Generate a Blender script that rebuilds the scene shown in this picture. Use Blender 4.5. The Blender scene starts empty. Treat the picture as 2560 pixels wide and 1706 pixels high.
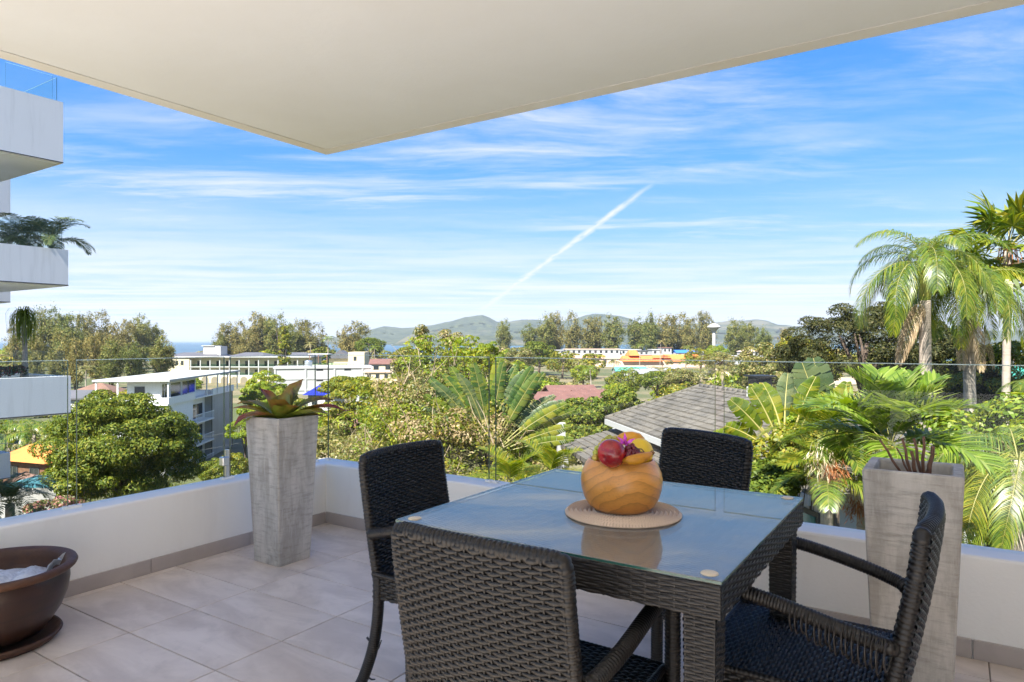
import bpy, bmesh, math, random
import numpy as np
from mathutils import Vector, Matrix, Quaternion

# ---------------------------------------------------------------- camera, sky, sun, exposure
scene = bpy.context.scene
COL = scene.collection
F = 1707.0            # focal length in photograph pixels (2560 wide)
CAMZ = 1.2

cam_d = bpy.data.cameras.new('camera')
cam_d.sensor_width = 36.0
cam_d.lens = F / 2560 * 36.0
cam_d.clip_start = 0.05
cam_d.clip_end = 60000
cam = bpy.data.objects.new('camera', cam_d)
COL.objects.link(cam)
cam.location = (0, 0, CAMZ)
cam.rotation_euler = (math.radians(90), 0, 0)
scene.camera = cam

SUN_EL = math.radians(48)
_h = Vector((-0.495, -0.871, 0)).normalized()
SUN = Vector((_h.x * math.cos(SUN_EL), _h.y * math.cos(SUN_EL), math.sin(SUN_EL)))
sun_d = bpy.data.lights.new('sun', 'SUN')
sun_d.energy = 3.4
sun_d.angle = math.radians(0.5)
sun_d.color = (1.0, 0.955, 0.88)
sun_o = bpy.data.objects.new('sun', sun_d)
COL.objects.link(sun_o)
sun_o.rotation_euler = SUN.to_track_quat('Z', 'Y').to_euler()
sun_o.location = (-30, -40, 60)

scene.view_settings.view_transform = 'Standard'
scene.view_settings.look = 'None'
scene.view_settings.gamma = 1.0
scene.view_settings.use_curve_mapping = False
scene.view_settings.exposure = 2.3
scene.cycles.use_denoising = True
scene.cycles.max_bounces = 10
scene.cycles.diffuse_bounces = 5
scene.cycles.glossy_bounces = 3
scene.cycles.transmission_bounces = 4
scene.cycles.transparent_max_bounces = 24
scene.cycles.volume_bounces = 0
scene.cycles.caustics_reflective = False
scene.cycles.caustics_refractive = False
scene.cycles.sample_clamp_indirect = 6


class NT:
    """small node-tree helper"""
    def __init__(self, tree):
        self.t = tree
        self.n = tree.nodes
        self.l = tree.links

    def new(self, kind, **kw):
        nd = self.n.new(kind)
        for k, v in kw.items():
            setattr(nd, k, v)
        return nd

    def put(self, sock, v):
        if v is None:
            return
        if isinstance(v, bpy.types.NodeSocket):
            self.l.new(v, sock)
        else:
            if isinstance(v, (tuple, list)) and len(v) == 3 and sock.type == 'RGBA':
                v = (*v, 1)
            sock.default_value = v

    def math(self, op, a, b=None, c=None, clamp=False):
        nd = self.new('ShaderNodeMath', operation=op, use_clamp=clamp)
        self.put(nd.inputs[0], a)
        self.put(nd.inputs[1], b)
        self.put(nd.inputs[2], c)
        return nd.outputs[0]

    def vmath(self, op, a, b=None):
        nd = self.new('ShaderNodeVectorMath', operation=op)
        self.put(nd.inputs[0], a)
        self.put(nd.inputs[1], b)
        return nd.outputs[1] if op in ('DOT_PRODUCT', 'LENGTH') else nd.outputs[0]

    def mix(self, f, a, b, blend='MIX'):
        nd = self.new('ShaderNodeMix', data_type='RGBA', blend_type=blend)
        self.put(nd.inputs[0], f)
        self.put(nd.inputs[6], a)
        self.put(nd.inputs[7], b)
        return nd.outputs[2]

    def noise(self, vec, scale, detail=4, rough=.55, dist=0):
        nd = self.new('ShaderNodeTexNoise')
        self.put(nd.inputs['Vector'], vec)
        nd.inputs['Scale'].default_value = scale
        nd.inputs['Detail'].default_value = detail
        nd.inputs['Roughness'].default_value = rough
        nd.inputs['Distortion'].default_value = dist
        return nd.outputs[0]

    def ramp(self, f, stops, interp='LINEAR'):
        nd = self.new('ShaderNodeValToRGB')
        nd.color_ramp.interpolation = interp
        el = nd.color_ramp.elements
        while len(el) < len(stops):
            el.new(.5)
        for e, (p, c) in zip(el, stops):
            e.position = p
            e.color = (*c, 1) if len(c) == 3 else c
        self.put(nd.inputs[0], f)
        return nd.outputs[0]

    def smooth(self, x, a, b):
        nd = self.new('ShaderNodeMapRange', interpolation_type='SMOOTHSTEP')
        self.put(nd.inputs[0], x)
        nd.inputs[1].default_value = a
        nd.inputs[2].default_value = b
        return nd.outputs[0]

    def mapping(self, vec, loc=(0, 0, 0), rot=(0, 0, 0), sc=(1, 1, 1)):
        nd = self.new('ShaderNodeMapping')
        self.put(nd.inputs[0], vec)
        nd.inputs[1].default_value = loc
        nd.inputs[2].default_value = rot
        nd.inputs[3].default_value = sc
        return nd.outputs[0]

    def xyz(self, v):
        nd = self.new('ShaderNodeSeparateXYZ')
        self.put(nd.inputs[0], v)
        return nd.outputs

    def comb(self, x, y, z=0.0):
        nd = self.new('ShaderNodeCombineXYZ')
        for i, v in enumerate((x, y, z)):
            self.put(nd.inputs[i], v)
        return nd.outputs[0]


def make_world():
    w = bpy.data.worlds.new('World')
    scene.world = w
    w.use_nodes = True
    w.node_tree.nodes.clear()
    N = NT(w.node_tree)
    sky = N.new('ShaderNodeTexSky', sky_type='NISHITA')
    sky.sun_disc = False
    sky.sun_elevation = SUN_EL
    sky.sun_rotation = math.atan2(SUN.x, SUN.y)
    sky.altitude = 20
    sky.air_density = 1.0
    sky.dust_density = 0.25
    sky.ozone_density = 2.5
    # processed like the photograph: deep polarised blue above, glare at the horizon held back
    sp = N.new('ShaderNodeSeparateColor')
    N.l.new(sky.outputs[0], sp.inputs[0])
    R, G, B = sp.outputs
    R2 = N.math('DIVIDE', N.math('MULTIPLY', N.math('POWER', R, 1.42), .205), N.math('MULTIPLY_ADD', R, 1 / 26.0, 1.0))
    G2 = N.math('DIVIDE', N.math('MULTIPLY', G, .725), N.math('MULTIPLY_ADD', G, 1 / 11.0, 1.0))
    B2 = N.math('MULTIPLY', N.math('SUBTRACT', 1.0, N.math('EXPONENT', N.math('MULTIPLY', B, -.58))), 4.35)
    cc = N.new('ShaderNodeCombineColor')
    for i, v in enumerate((R2, G2, B2)):
        N.l.new(v, cc.inputs[i])
    skyc = cc.outputs[0]
    d = N.new('ShaderNodeTexCoord').outputs['Generated']
    x, y, z = N.xyz(d)
    zc = N.math('MAXIMUM', z, 0.012)
    q = N.comb(N.math('DIVIDE', x, zc), N.math('DIVIDE', y, zc))
    # high cirrus on a flat layer far above: streaks and veils
    warp = N.new('ShaderNodeTexNoise')
    N.put(warp.inputs['Vector'], q)
    warp.inputs['Scale'].default_value = .30
    warp.inputs['Detail'].default_value = 4
    qw = N.vmath('ADD', q, N.vmath('MULTIPLY', N.vmath('SUBTRACT', warp.outputs[1], (.5, .5, .5)), (1.5, 1.5, 0)))
    m1 = N.mapping(qw, loc=(3.1, 1.7, 0), rot=(0, 0, math.radians(-46)), sc=(.40, 1.25, 1))
    streak = N.noise(m1, 1.1, 9, .66, .25)
    m2 = N.mapping(qw, loc=(2.4, 9.1, 0), rot=(0, 0, math.radians(-10)), sc=(.22, .40, 1))
    veil = N.noise(m2, .8, 5, .55, .2)
    m3 = N.mapping(qw, loc=(1.3, 7.2, 0), rot=(0, 0, math.radians(-58)), sc=(1.1, 4.6, 1))
    fine = N.noise(m3, 1.0, 7, .7, .35)
    a = N.smooth(N.math('MULTIPLY_ADD', fine, .34, N.math('MULTIPLY', streak, .74)), .42, .76)
    b = N.smooth(veil, .36, .62)
    cover = N.math('MULTIPLY', a, N.math('MULTIPLY_ADD', b, .92, .10))
    # veil bank low over the horizon, broken in long bands
    low = N.smooth(z, .27, .02)
    m4 = N.mapping(qw, loc=(5.0, 2.2, 0), rot=(0, 0, math.radians(-6)), sc=(.12, .42, 1))
    bank = N.smooth(N.math('MULTIPLY_ADD', streak, .45, N.math('MULTIPLY', N.noise(m4, .75, 7, .62, .3), .62)), .38, .66)
    bank = N.math('MAXIMUM', N.math('MULTIPLY', bank, N.smooth(z, .012, .03)), N.math('MULTIPLY', N.smooth(z, .035, .015), .62))
    lowc = N.math('MULTIPLY', low, N.math('MULTIPLY_ADD', bank, .78, .22))
    cover = N.math('MAXIMUM', N.math('MULTIPLY', cover, .80), N.math('MULTIPLY', lowc, .95))
    # contrail: a straight ragged line on the same layer
    A = Vector((.927, 4.04, 0))
    B = Vector((-1.32, 25.1, 0))
    L = (B - A).length
    e = (B - A) / L
    rel = N.vmath('SUBTRACT', q, tuple(A))
    t = N.math('DIVIDE', N.vmath('DOT_PRODUCT', rel, tuple(e)), L)
    pn = N.vmath('DOT_PRODUCT', rel, (e.y, -e.x, 0))
    wob = N.math('MULTIPLY', N.math('SUBTRACT', N.noise(N.comb(N.math('MULTIPLY', t, 60.0), 0.0), 1.0, 3), .5), .9)
    wid = N.math('MULTIPLY_ADD', t, .40, .042)
    dist = N.math('ABSOLUTE', N.math('MULTIPLY_ADD', wob, wid, pn))
    core = N.math('POWER', N.smooth(N.math('DIVIDE', dist, wid), 1.25, -.2), 1.3)
    puff = N.smooth(N.noise(N.comb(N.math('MULTIPLY', t, 34.0), N.math('DIVIDE', pn, wid)), 1.6, 4), .22, .55)
    ends = N.math('MULTIPLY', N.smooth(t, -.01, .06), N.smooth(t, 1.0, .75))
    trail = N.math('MULTIPLY', N.math('MULTIPLY', core, ends), N.math('MULTIPLY_ADD', puff, .78, .22))
    cover = N.math('MAXIMUM', cover, N.math('MULTIPLY', trail, 1.0))
    cover = N.math('MULTIPLY', cover, N.smooth(z, -.002, .004))
    col = N.mix(cover, skyc, (4.15, 4.2, 4.3))
    bg = N.new('ShaderNodeBackground')
    bg.inputs['Strength'].default_value = 0.051
    N.l.new(col, bg.inputs['Color'])
    out = N.new('ShaderNodeOutputWorld')
    N.l.new(bg.outputs[0], out.inputs[0])


make_world()

# ---------------------------------------------------------------- materials
MATS = {}


def mat(name, base, rough=.6, metal=0.0, spec=.5, var=None, bump=None, streak=None, coat=0.0):
    """procedural principled material. var=(scale, colour2, contrast) noise blend; bump=(scale, strength); streak=(scale xyz, colour, amount)"""
    if name in MATS:
        return MATS[name]
    m = bpy.data.materials.new(name)
    m.use_nodes = True
    N = NT(m.node_tree)
    bs = N.n['Principled BSDF']
    bs.inputs['Roughness'].default_value = rough
    bs.inputs['Metallic'].default_value = metal
    bs.inputs['Specular IOR Level'].default_value = spec
    bs.inputs['Coat Weight'].default_value = coat
    co = N.new('ShaderNodeTexCoord').outputs['Object']
    col = (*base, 1)
    if var:
        nz = N.noise(co, var[0], 5, .6, .2)
        k = N.smooth(nz, .5 - var[2], .5 + var[2])
        col = N.mix(k, base, var[1])
    if streak:
        mp = N.mapping(co, sc=streak[0])
        k = N.math('MULTIPLY', N.smooth(N.noise(mp, 1.0, 5, .65), .48, .72), streak[2])
        col = N.mix(k, col, streak[1])
    N.put(bs.inputs['Base Color'], col)
    if bump:
        b = N.new('ShaderNodeBump')
        b.inputs['Strength'].default_value = bump[1]
        b.inputs['Distance'].default_value = .02
        N.l.new(N.noise(co, bump[0], 6, .6), b.inputs['Height'])
        N.l.new(b.outputs[0], bs.inputs['Normal'])
    MATS[name] = m
    return m


def leafmat(name, cols, trans=.35, rough=.45, spec=.35):
    """foliage: colour differs leaf by leaf, part of the light passes through"""
    if name in MATS:
        return MATS[name]
    m = bpy.data.materials.new(name)
    m.use_nodes = True
    N = NT(m.node_tree)
    bs = N.n['Principled BSDF']
    out = N.n['Material Output']
    geo = N.new('ShaderNodeNewGeometry')
    st = [(i / (len(cols) - 1), c) for i, c in enumerate(cols)]
    oi = N.new('ShaderNodeObjectInfo')
    r = N.math('ADD', geo.outputs['Random Per Island'], N.math('MULTIPLY_ADD', oi.outputs['Random'], .3, -.15), clamp=True)
    c = N.ramp(r, st)
    N.put(bs.inputs['Base Color'], c)
    bs.inputs['Roughness'].default_value = rough
    bs.inputs['Specular IOR Level'].default_value = spec
    tr = N.new('ShaderNodeBsdfTranslucent')
    hs = N.new('ShaderNodeHueSaturation')
    hs.inputs['Hue'].default_value = .485
    hs.inputs['Saturation'].default_value = 1.1
    hs.inputs['Value'].default_value = 1.5
    N.l.new(c, hs.inputs['Color'])
    N.l.new(hs.outputs[0], tr.inputs[0])
    ms = N.new('ShaderNodeMixShader')
    ms.inputs[0].default_value = trans
    N.l.new(bs.outputs[0], ms.inputs[1])
    N.l.new(tr.outputs[0], ms.inputs[2])
    N.l.new(ms.outputs[0], out.inputs[0])
    MATS[name] = m
    return m


def glassmat(name, tint=(.93, .975, .955), ior=1.5, rough=0.0, film=0.0):
    if name in MATS:
        return MATS[name]
    m = bpy.data.materials.new(name)
    m.use_nodes = True
    N = NT(m.node_tree)
    N.n.remove(N.n['Principled BSDF'])
    out = N.n['Material Output']
    fr = N.new('ShaderNodeFresnel')
    bk = N.new('ShaderNodeNewGeometry').outputs['Backfacing']
    N.put(fr.inputs[0], N.math('MULTIPLY_ADD', bk, 1.0 / ior - ior, ior))
    tp = N.new('ShaderNodeBsdfTransparent')
    tp.inputs[0].default_value = (*tint, 1)
    gl = N.new('ShaderNodeBsdfGlossy')
    gl.inputs['Roughness'].default_value = rough
    ms = N.new('ShaderNodeMixShader')
    N.l.new(fr.outputs[0], ms.inputs[0])
    N.l.new(tp.outputs[0], ms.inputs[1])
    N.l.new(gl.outputs[0], ms.inputs[2])
    last = ms
    if film:      # thin pale diffuse film, patchy by noise
        df = N.new('ShaderNodeBsdfDiffuse')
        df.inputs[0].default_value = (.74, .71, .66, 1)
        m2 = N.new('ShaderNodeMixShader')
        co = N.new('ShaderNodeTexCoord').outputs['Object']
        N.put(m2.inputs[0], N.math('MULTIPLY', N.math('MULTIPLY_ADD', N.noise(co, 9, 5, .65), .8, .6), film))
        N.l.new(ms.outputs[0], m2.inputs[1])
        N.l.new(df.outputs[0], m2.inputs[2])
        last = m2
    N.l.new(last.outputs[0], out.inputs[0])
    MATS[name] = m
    return m


# ---------------------------------------------------------------- mesh helpers
class MB:
    def __init__(self):
        self.v, self.f, self.mi = [], [], []
        self.cur = 0
        self.smooth = False

    def add(self, vs, fs):
        b = len(self.v)
        self.v.extend([tuple(p) for p in vs])
        self.f.extend([tuple(i + b for i in f) for f in fs])
        self.mi.extend([self.cur] * len(fs))
        return self

    def box(self, c, s, rz=0.0, bev=0.0):
        hx, hy, hz = s[0] / 2, s[1] / 2, s[2] / 2
        if bev <= 0:
            vs = [(x, y, z) for x in (-hx, hx) for y in (-hy, hy) for z in (-hz, hz)]
            fs = [(0, 1, 3, 2), (4, 6, 7, 5), (0, 4, 5, 1), (2, 3, 7, 6), (0, 2, 6, 4), (1, 5, 7, 3)]
        else:
            b = min(bev, hx * .9, hy * .9, hz * .9)
            vs, fs = [], []
            rings = [(-hz, b), (-hz + b, 0), (hz - b, 0), (hz, b)]
            for z, i in rings:
                X, Y = hx - i, hy - i
                if i == 0:
                    vs += [(-X, -Y + b, z), (-X + b, -Y, z), (X - b, -Y, z), (X, -Y + b, z), (X, Y - b, z), (X - b, Y, z), (-X + b, Y, z), (-X, Y - b, z)]
                else:
                    vs += [(-X, -Y, z), (-X, -Y, z), (X, -Y, z), (X, -Y, z), (X, Y, z), (X, Y, z), (-X, Y, z), (-X, Y, z)]
            for r in range(3):
                for k in range(8):
                    a, c2 = r * 8 + k, r * 8 + (k + 1) % 8
                    if r == 0 and k % 2 == 0:
                        fs.append((a, c2 + 8, a + 8))
                    elif r == 2 and k % 2 == 0:
                        fs.append((a, c2, a + 8))
                    else:
                        fs.append((a, c2, c2 + 8, a + 8))
            fs.append((6, 4, 2, 0))
            fs.append((24, 26, 28, 30))
        cs, sn = math.cos(rz), math.sin(rz)
        vs = [(c[0] + x * cs - y * sn, c[1] + x * sn + y * cs, c[2] + z) for x, y, z in vs]
        return self.add(vs, fs)

    def bx(self, x0, x1, y0, y1, z0, z1, bev=0.0):
        return self.box(((x0 + x1) / 2, (y0 + y1) / 2, (z0 + z1) / 2), (x1 - x0, y1 - y0, z1 - z0), 0, bev)

    def tube(self, pts, rad, n=8, cap=True, flat=1.0, up=None):
        pts = [Vector(p) for p in pts]
        m = len(pts)
        if not hasattr(rad, '__len__'):
            rad = [rad] * m
        vs, fs = [], []
        ref = None
        for i, p in enumerate(pts):
            t = (pts[min(i + 1, m - 1)] - pts[max(i - 1, 0)])
            if t.length < 1e-9:
                t = Vector((0, 0, 1))
            t.normalize()
            if ref is None:
                ref = Vector(up) if up else (Vector((0, 0, 1)) if abs(t.z) < .9 else Vector((1, 0, 0)))
            s = t.cross(ref)
            if s.length < 1e-6:
                s = t.orthogonal()
            s.normalize()
            ref = s.cross(t).normalized()
            for k in range(n):
                a = 2 * math.pi * k / n
                vs.append(p + s * (math.cos(a) * rad[i]) + ref * (math.sin(a) * rad[i] * flat))
        for i in range(m - 1):
            for k in range(n):
                a, b = i * n + k, i * n + (k + 1) % n
                fs.append((a, b, b + n, a + n))
        if cap:
            fs.append(tuple(range(n - 1, -1, -1)))
            fs.append(tuple(range((m - 1) * n, m * n)))
        return self.add(vs, fs)

    def lathe(self, prof, n=32, c=(0, 0, 0), squash=1.0):
        vs, fs = [], []
        m = len(prof)
        for r, z in prof:
            for k in range(n):
                a = 2 * math.pi * k / n
                vs.append((c[0] + r * math.cos(a), c[1] + r * math.sin(a) * squash, c[2] + z))
        for i in range(m - 1):
            for k in range(n):
                a, b = i * n + k, i * n + (k + 1) % n
                fs.append((a, b, b + n, a + n))
        return self.add(vs, fs)

    def ball(self, c, r, n=10, m=7, sq=(1, 1, 1), M=None):
        vs, fs = [], []
        for i in range(m + 1):
            th = math.pi * i / m
            for k in range(n):
                a = 2 * math.pi * k / n
                p = Vector((math.sin(th) * math.cos(a) * sq[0], math.sin(th) * math.sin(a) * sq[1], -math.cos(th) * sq[2])) * r
                if M is not None:
                    p = M @ p
                vs.append(Vector(c) + p)
        for i in range(m):
            for k in range(n):
                a, b = i * n + k, i * n + (k + 1) % n
                fs.append((a, b, b + n, a + n))
        return self.add(vs, fs)

    def poly(self, pts):
        return self.add(pts, [tuple(range(len(pts)))])

    def prism(self, base, top):
        """two matching rings of points joined and capped"""
        n = len(base)
        fs = [(i, (i + 1) % n, (i + 1) % n + n, i + n) for i in range(n)]
        fs += [tuple(range(n - 1, -1, -1)), tuple(range(n, 2 * n))]
        return self.add(list(base) + list(top), fs)

    def mesh(self, name, mats):
        me = bpy.data.meshes.new(name)
        me.from_pydata(self.v, [], self.f)
        for m in (mats if isinstance(mats, (list, tuple)) else [mats]):
            me.materials.append(m)
        if any(self.mi):
            me.polygons.foreach_set('material_index', self.mi)
        if self.smooth:
            me.polygons.foreach_set('use_smooth', [True] * len(self.f))
        me.validate()
        me.update()
        return me

    def build(self, name, mats, parent=None, **kw):
        return link(name, self.mesh(name, mats), parent, **kw)


def smoothmb():
    m = MB()
    m.smooth = True
    return m


def link(name, me, parent=None, loc=None, rotz=None, rot=None, scale=None, label=None, cat=None, group=None, kind=None):
    o = bpy.data.objects.new(name, me)
    COL.objects.link(o)
    if parent is not None:
        o.parent = parent
    if loc is not None:
        o.location = loc
    if rotz is not None:
        o.rotation_euler = (0, 0, rotz)
    if rot is not None:
        o.rotation_euler = rot
    if scale is not None:
        o.scale = (scale,) * 3 if not hasattr(scale, '__len__') else scale
    tag(o, label, cat, group, kind)
    return o


def tag(o, label=None, cat=None, group=None, kind=None):
    if label:
        o['label'] = label
    if cat:
        o['category'] = cat
    if group:
        o['group'] = group
    if kind:
        o['kind'] = kind
    return o


def thing(name, label, cat, loc=(0, 0, 0), rotz=0.0, group=None):
    return link(name, None, None, loc=loc, rotz=rotz, label=label, cat=cat, group=group)


def dup(root, loc=None, rotz=None, label=None, scale=None):
    r = root.copy()
    COL.objects.link(r)
    if loc is not None:
        r.location = loc
    if rotz is not None:
        r.rotation_euler = (0, 0, rotz)
    if scale is not None:
        r.scale = (scale,) * 3 if not hasattr(scale, '__len__') else scale
    if label:
        r['label'] = label
    for ch in list(root.children):
        c = ch.copy()
        COL.objects.link(c)
        c.parent = r
        for g in list(ch.children):
            d = g.copy()
            COL.objects.link(d)
            d.parent = c
    return r


def npmesh(name, V, Q, mats, smooth=False):
    """quads from numpy arrays"""
    me = bpy.data.meshes.new(name)
    V = np.asarray(V, np.float32)
    Q = np.asarray(Q, np.int32)
    me.vertices.add(len(V))
    me.vertices.foreach_set('co', V.ravel())
    me.loops.add(Q.size)
    me.loops.foreach_set('vertex_index', Q.ravel())
    me.polygons.add(len(Q))
    me.polygons.foreach_set('loop_start', np.arange(0, Q.size, Q.shape[1], dtype=np.int32))
    for m in (mats if isinstance(mats, (list, tuple)) else [mats]):
        me.materials.append(m)
    if smooth:
        me.polygons.foreach_set('use_smooth', np.ones(len(Q), bool))
    me.update(calc_edges=True)
    return me


def P(px, py, d):
    """a point of the place seen at photograph pixel px,py at distance d along the view axis"""
    return Vector(((px - 1280) / F * d, d, CAMZ + (853 - py) / F * d))


def vnoise(x, y, seed=0):
    """cheap smooth value noise, numpy friendly"""
    x = np.asarray(x, float)
    y = np.asarray(y, float)
    s = np.zeros(np.broadcast(x, y).shape)
    a = 1.0
    rs = np.random.RandomState(seed)
    for k in range(5):
        p = rs.uniform(0, 6.28, 4)
        an = rs.uniform(0, 3.14, 2)
        f = 1.75 ** k
        s += a * (np.sin((x * np.cos(an[0]) + y * np.sin(an[0])) * f + p[0]) * np.sin((y * np.cos(an[1]) - x * np.sin(an[1])) * f * 1.13 + p[1]))
        a *= .6
    return s


# ---------------------------------------------------------------- terrace frame: local x along the right parapet, local y away from the viewer
C0 = Vector((-1.232, 4.522, 0))
TROT = math.atan2(-.545, .838)
TM = Matrix.Translation(C0) @ Matrix.Rotation(TROT, 4, 'Z')


def TL(x, y, z=0.0):
    return TM @ Vector((x, y, z))


def W2T(x, y):
    p = TM.inverted() @ Vector((x, y, 0))
    return p.x, p.y


M_plaster = mat('white plaster', (.90, .875, .825), .75, var=(1.6, (.865, .84, .79), .3), bump=(60, .10), streak=((4, 4, .9), (.70, .66, .60), .22))
M_soffit = mat('soffit paint', (.80, .828, .86), .85, var=(1.1, (.765, .785, .805), .18), bump=(34, .06))
M_slab = mat('slab edge paint', (.80, .815, .83), .8, var=(2.0, (.74, .71, .65), .3), bump=(40, .05))
M_gap = mat('painted groove shade', (.03, .028, .025), .9)
M_grout = mat('grout', (.33, .27, .22), .9, var=(9, (.22, .175, .14), .3))


def tile_mat():
    m = bpy.data.materials.new('porcelain floor tile')
    m.use_nodes = True
    N = NT(m.node_tree)
    bs = N.n['Principled BSDF']
    co = N.new('ShaderNodeTexCoord').outputs['Object']
    oi = N.new('ShaderNodeObjectInfo')
    off = N.vmath('SCALE', N.comb(oi.outputs['Random'], N.math('MULTIPLY', oi.outputs['Random'], 7.3), oi.outputs['Random']))
    off.node.inputs['Scale'].default_value = 37.0
    v = N.vmath('ADD', co, off)
    n1 = N.noise(N.mapping(v, sc=(1.0, 2.2, 1)), 2.3, 6, .6, .8)
    n2 = N.noise(v, 14, 5, .65, .3)
    c = N.mix(N.smooth(n1, .32, .7), (.58, .475, .385), (.77, .655, .545))
    c = N.mix(N.math('MULTIPLY', N.smooth(n2, .5, .75), .25), c, (.42, .35, .29))
    c = N.mix(N.math('MULTIPLY', oi.outputs['Random'], .22), c, (.66, .55, .45))
    N.put(bs.inputs['Base Color'], c)
    N.put(bs.inputs['Roughness'], N.math('MULTIPLY_ADD', n2, .3, .30))
    b = N.new('ShaderNodeBump')
    b.inputs['Strength'].default_value = .05
    b.inputs['Distance'].default_value = .01
    N.l.new(n2, b.inputs['Height'])
    N.l.new(b.outputs[0], bs.inputs['Normal'])
    MATS['tile'] = m
    return m


M_tile = tile_mat()
M_glass = glassmat('balustrade glass', (.97, .988, .98), 1.2)
M_gedge = mat('green glass edge', (.02, .075, .065), .15, spec=.8)
M_gedge2 = mat('pale glass edge', (.35, .62, .56), .2, spec=.8)
M_gedge3 = mat('painted edge glint', (.42, .54, .50), .25, spec=.8)
M_steel = mat('brushed steel', (.62, .62, .60), .3, metal=1.0)


def build_terrace():
    X1, Y1 = 6.4, -15.5
    # floor: grout bed and one object for each tile
    fl = MB().bx(-.02, X1, Y1, .02, -.30, -.004).build('floor', M_grout, loc=C0, rotz=TROT, kind='structure')
    tw, th, g = .59, .29, .0048
    MB().bx(.02, X1, Y1 + .02, -4.50, -.003, .003).build('bounce_deck', mat('pale bounce paving', (.80, .79, .78), .6, var=(3, (.76, .75, .74), .3)), fl)  # unseen deck added behind the viewer, pale to bounce sun onto the terrace
    tm = MB().box((0, 0, -.004), (tw - g, th - g, .012), 0, .0015).mesh('tile', M_tile)
    cams = W2T(0, 0)
    i = 0
    x = .06 - tw
    while x < X1 - .1:
        y = -.175 + th
        while y > Y1 + .1:
            cx, cy = x + tw / 2, y - th / 2
            x0, x1, y0, y1 = max(x, .012), min(x + tw, X1), max(y - th, -4.49), min(y, -.012)
            if x1 - x0 > .02 and y1 - y0 > .02:
                # only the part of the floor that can be seen or mirrored
                if y1 > -4.48:
                    if x1 - x0 > tw - .01 and y1 - y0 > th - .01:
                        link('tile', tm, fl, loc=(cx, cy, 0))
                    else:
                        MB().box((0, 0, -.004), (x1 - x0 - g, y1 - y0 - g, .012), 0, .0015).build('tile', M_tile, fl, loc=((x0 + x1) / 2, (y0 + y1) / 2, 0))
            y -= th
        x += tw
    # parapets
    PH, PT = .389, .17

    def parapet(pts, label, name):
        m = MB()
        b = .012
        prof = [(0, -.4), (0, PH - b), (b * .3, PH - b * .3), (b, PH), (PT - b, PH), (PT, PH - b), (PT, -.4)]
        base = [pts(d, z, 0) for d, z in prof]
        top = [pts(d, z, 1) for d, z in prof]
        m.prism(base, top)
        return m.build(name, M_plaster, loc=C0, rotz=TROT, label=label, cat='parapet')

    pr = parapet(lambda d, z, e: ((X1 if e else -PT), d, z), 'low white plaster parapet on the right, behind the dining table', 'parapet_wall')
    pl = parapet(lambda d, z, e: (-d, (Y1 if e else -.0005), z), 'low white plaster parapet on the left, behind the brown pot', 'parapet_wall')
    M_sk = mat('skirting tile', (.40, .345, .31), .45, var=(5, (.48, .42, .385), .3))
    sk = .072
    n = 0
    for k in range(8):
        a, b = .012 + k * .59, .012 + (k + 1) * .59 - .003
        MB().bx(a + (0.0 if k else 0), b, -.012, .001, 0, sk, .001).build('skirting_tile', M_sk, pr)
    for k in range(6):
        a, b = -.0 - k * .59, -.0 - (k + 1) * .59 + .003
        MB().bx(-.001, .012, b, a - .012 * (k == 0), 0, sk, .001).build('skirting_tile', M_sk, pl)
    # glass balustrades
    GT, GZ0, GZ1, GO = .012, PH - .005, 1.105, .105

    def bal(spans, axis, label):
        root = thing('glass_balustrade', label, 'balustrade', loc=C0, rotz=TROT)
        for a, b in spans:
            m = MB()
            if axis == 'x':
                m.bx(a, b, GO - GT / 2, GO + GT / 2, GZ0, GZ1)
            else:
                m.bx(-GO - GT / 2, -GO + GT / 2, -b, -a, GZ0, GZ1)
            # box faces: -x, +x, -y, +y, bottom, top
            m.mi = [1, 1, 0, 0, 1, 2] if axis == 'x' else [0, 0, 1, 1, 1, 2]
            po = m.build('glass_panel', [M_glass, M_gedge, M_gedge2], root)
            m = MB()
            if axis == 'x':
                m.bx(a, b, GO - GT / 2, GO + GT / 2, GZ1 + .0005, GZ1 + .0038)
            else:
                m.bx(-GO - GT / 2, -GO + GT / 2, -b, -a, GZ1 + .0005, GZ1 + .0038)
            m.build('edge_glint', M_gedge3, po)  # pale strip paints the bright line caught along the glass top
        for a, b in spans:
            for e in (a, b):
                m = MB()
                if axis == 'x':
                    m.bx(e - .02, e + .02, GO - .016, GO + .016, PH - .002, PH + .012, .002)
                else:
                    m.bx(-GO - .016, -GO + .016, -e - .02, -e + .02, PH - .002, PH + .012, .002)
                m.build('base_clip', M_plaster, root)
        return root

    bal([(-.095, 1.244), (1.291, 2.545), (2.587, 3.85), (3.892, 5.15), (5.19, 6.45)], 'x', 'frameless glass balustrade on the right parapet, behind the table')
    lb = bal([(.0, .64), (.68, 1.482), (1.522, 2.80), (2.84, 4.1)], 'y', 'frameless glass balustrade on the left parapet')
    m = MB()
    m.bx(-GO - .02, -GO + .02, -.70, -.655, .47, .52, .004)
    m.bx(-GO - .008, -GO + .008, -.672, -.650, .389, .56)
    m.build('steel_clamp', M_steel, lb)
    # roof slab over the terrace: soffit plate inside a border band, a narrow drip groove between them
    CZ, e0, gi, YR = 2.45, .045, .105, -4.45  # slab stops short behind the viewer to let sun onto the deck
    top = 2.83
    r = MB().bx(-e0, X1 - .003, YR, e0, CZ + .03, top).build('ceiling', M_slab, loc=C0, rotz=TROT, kind='structure')
    MB().bx(-e0 + gi, X1 - .003, YR, e0 - gi, CZ, CZ + .028).build('soffit_plate', M_soffit, r)
    MB().bx(-e0 + .001, X1 - .003, e0 - gi + .011, e0 - .001, CZ, CZ + .028).build('border_band', M_slab, r)
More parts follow.
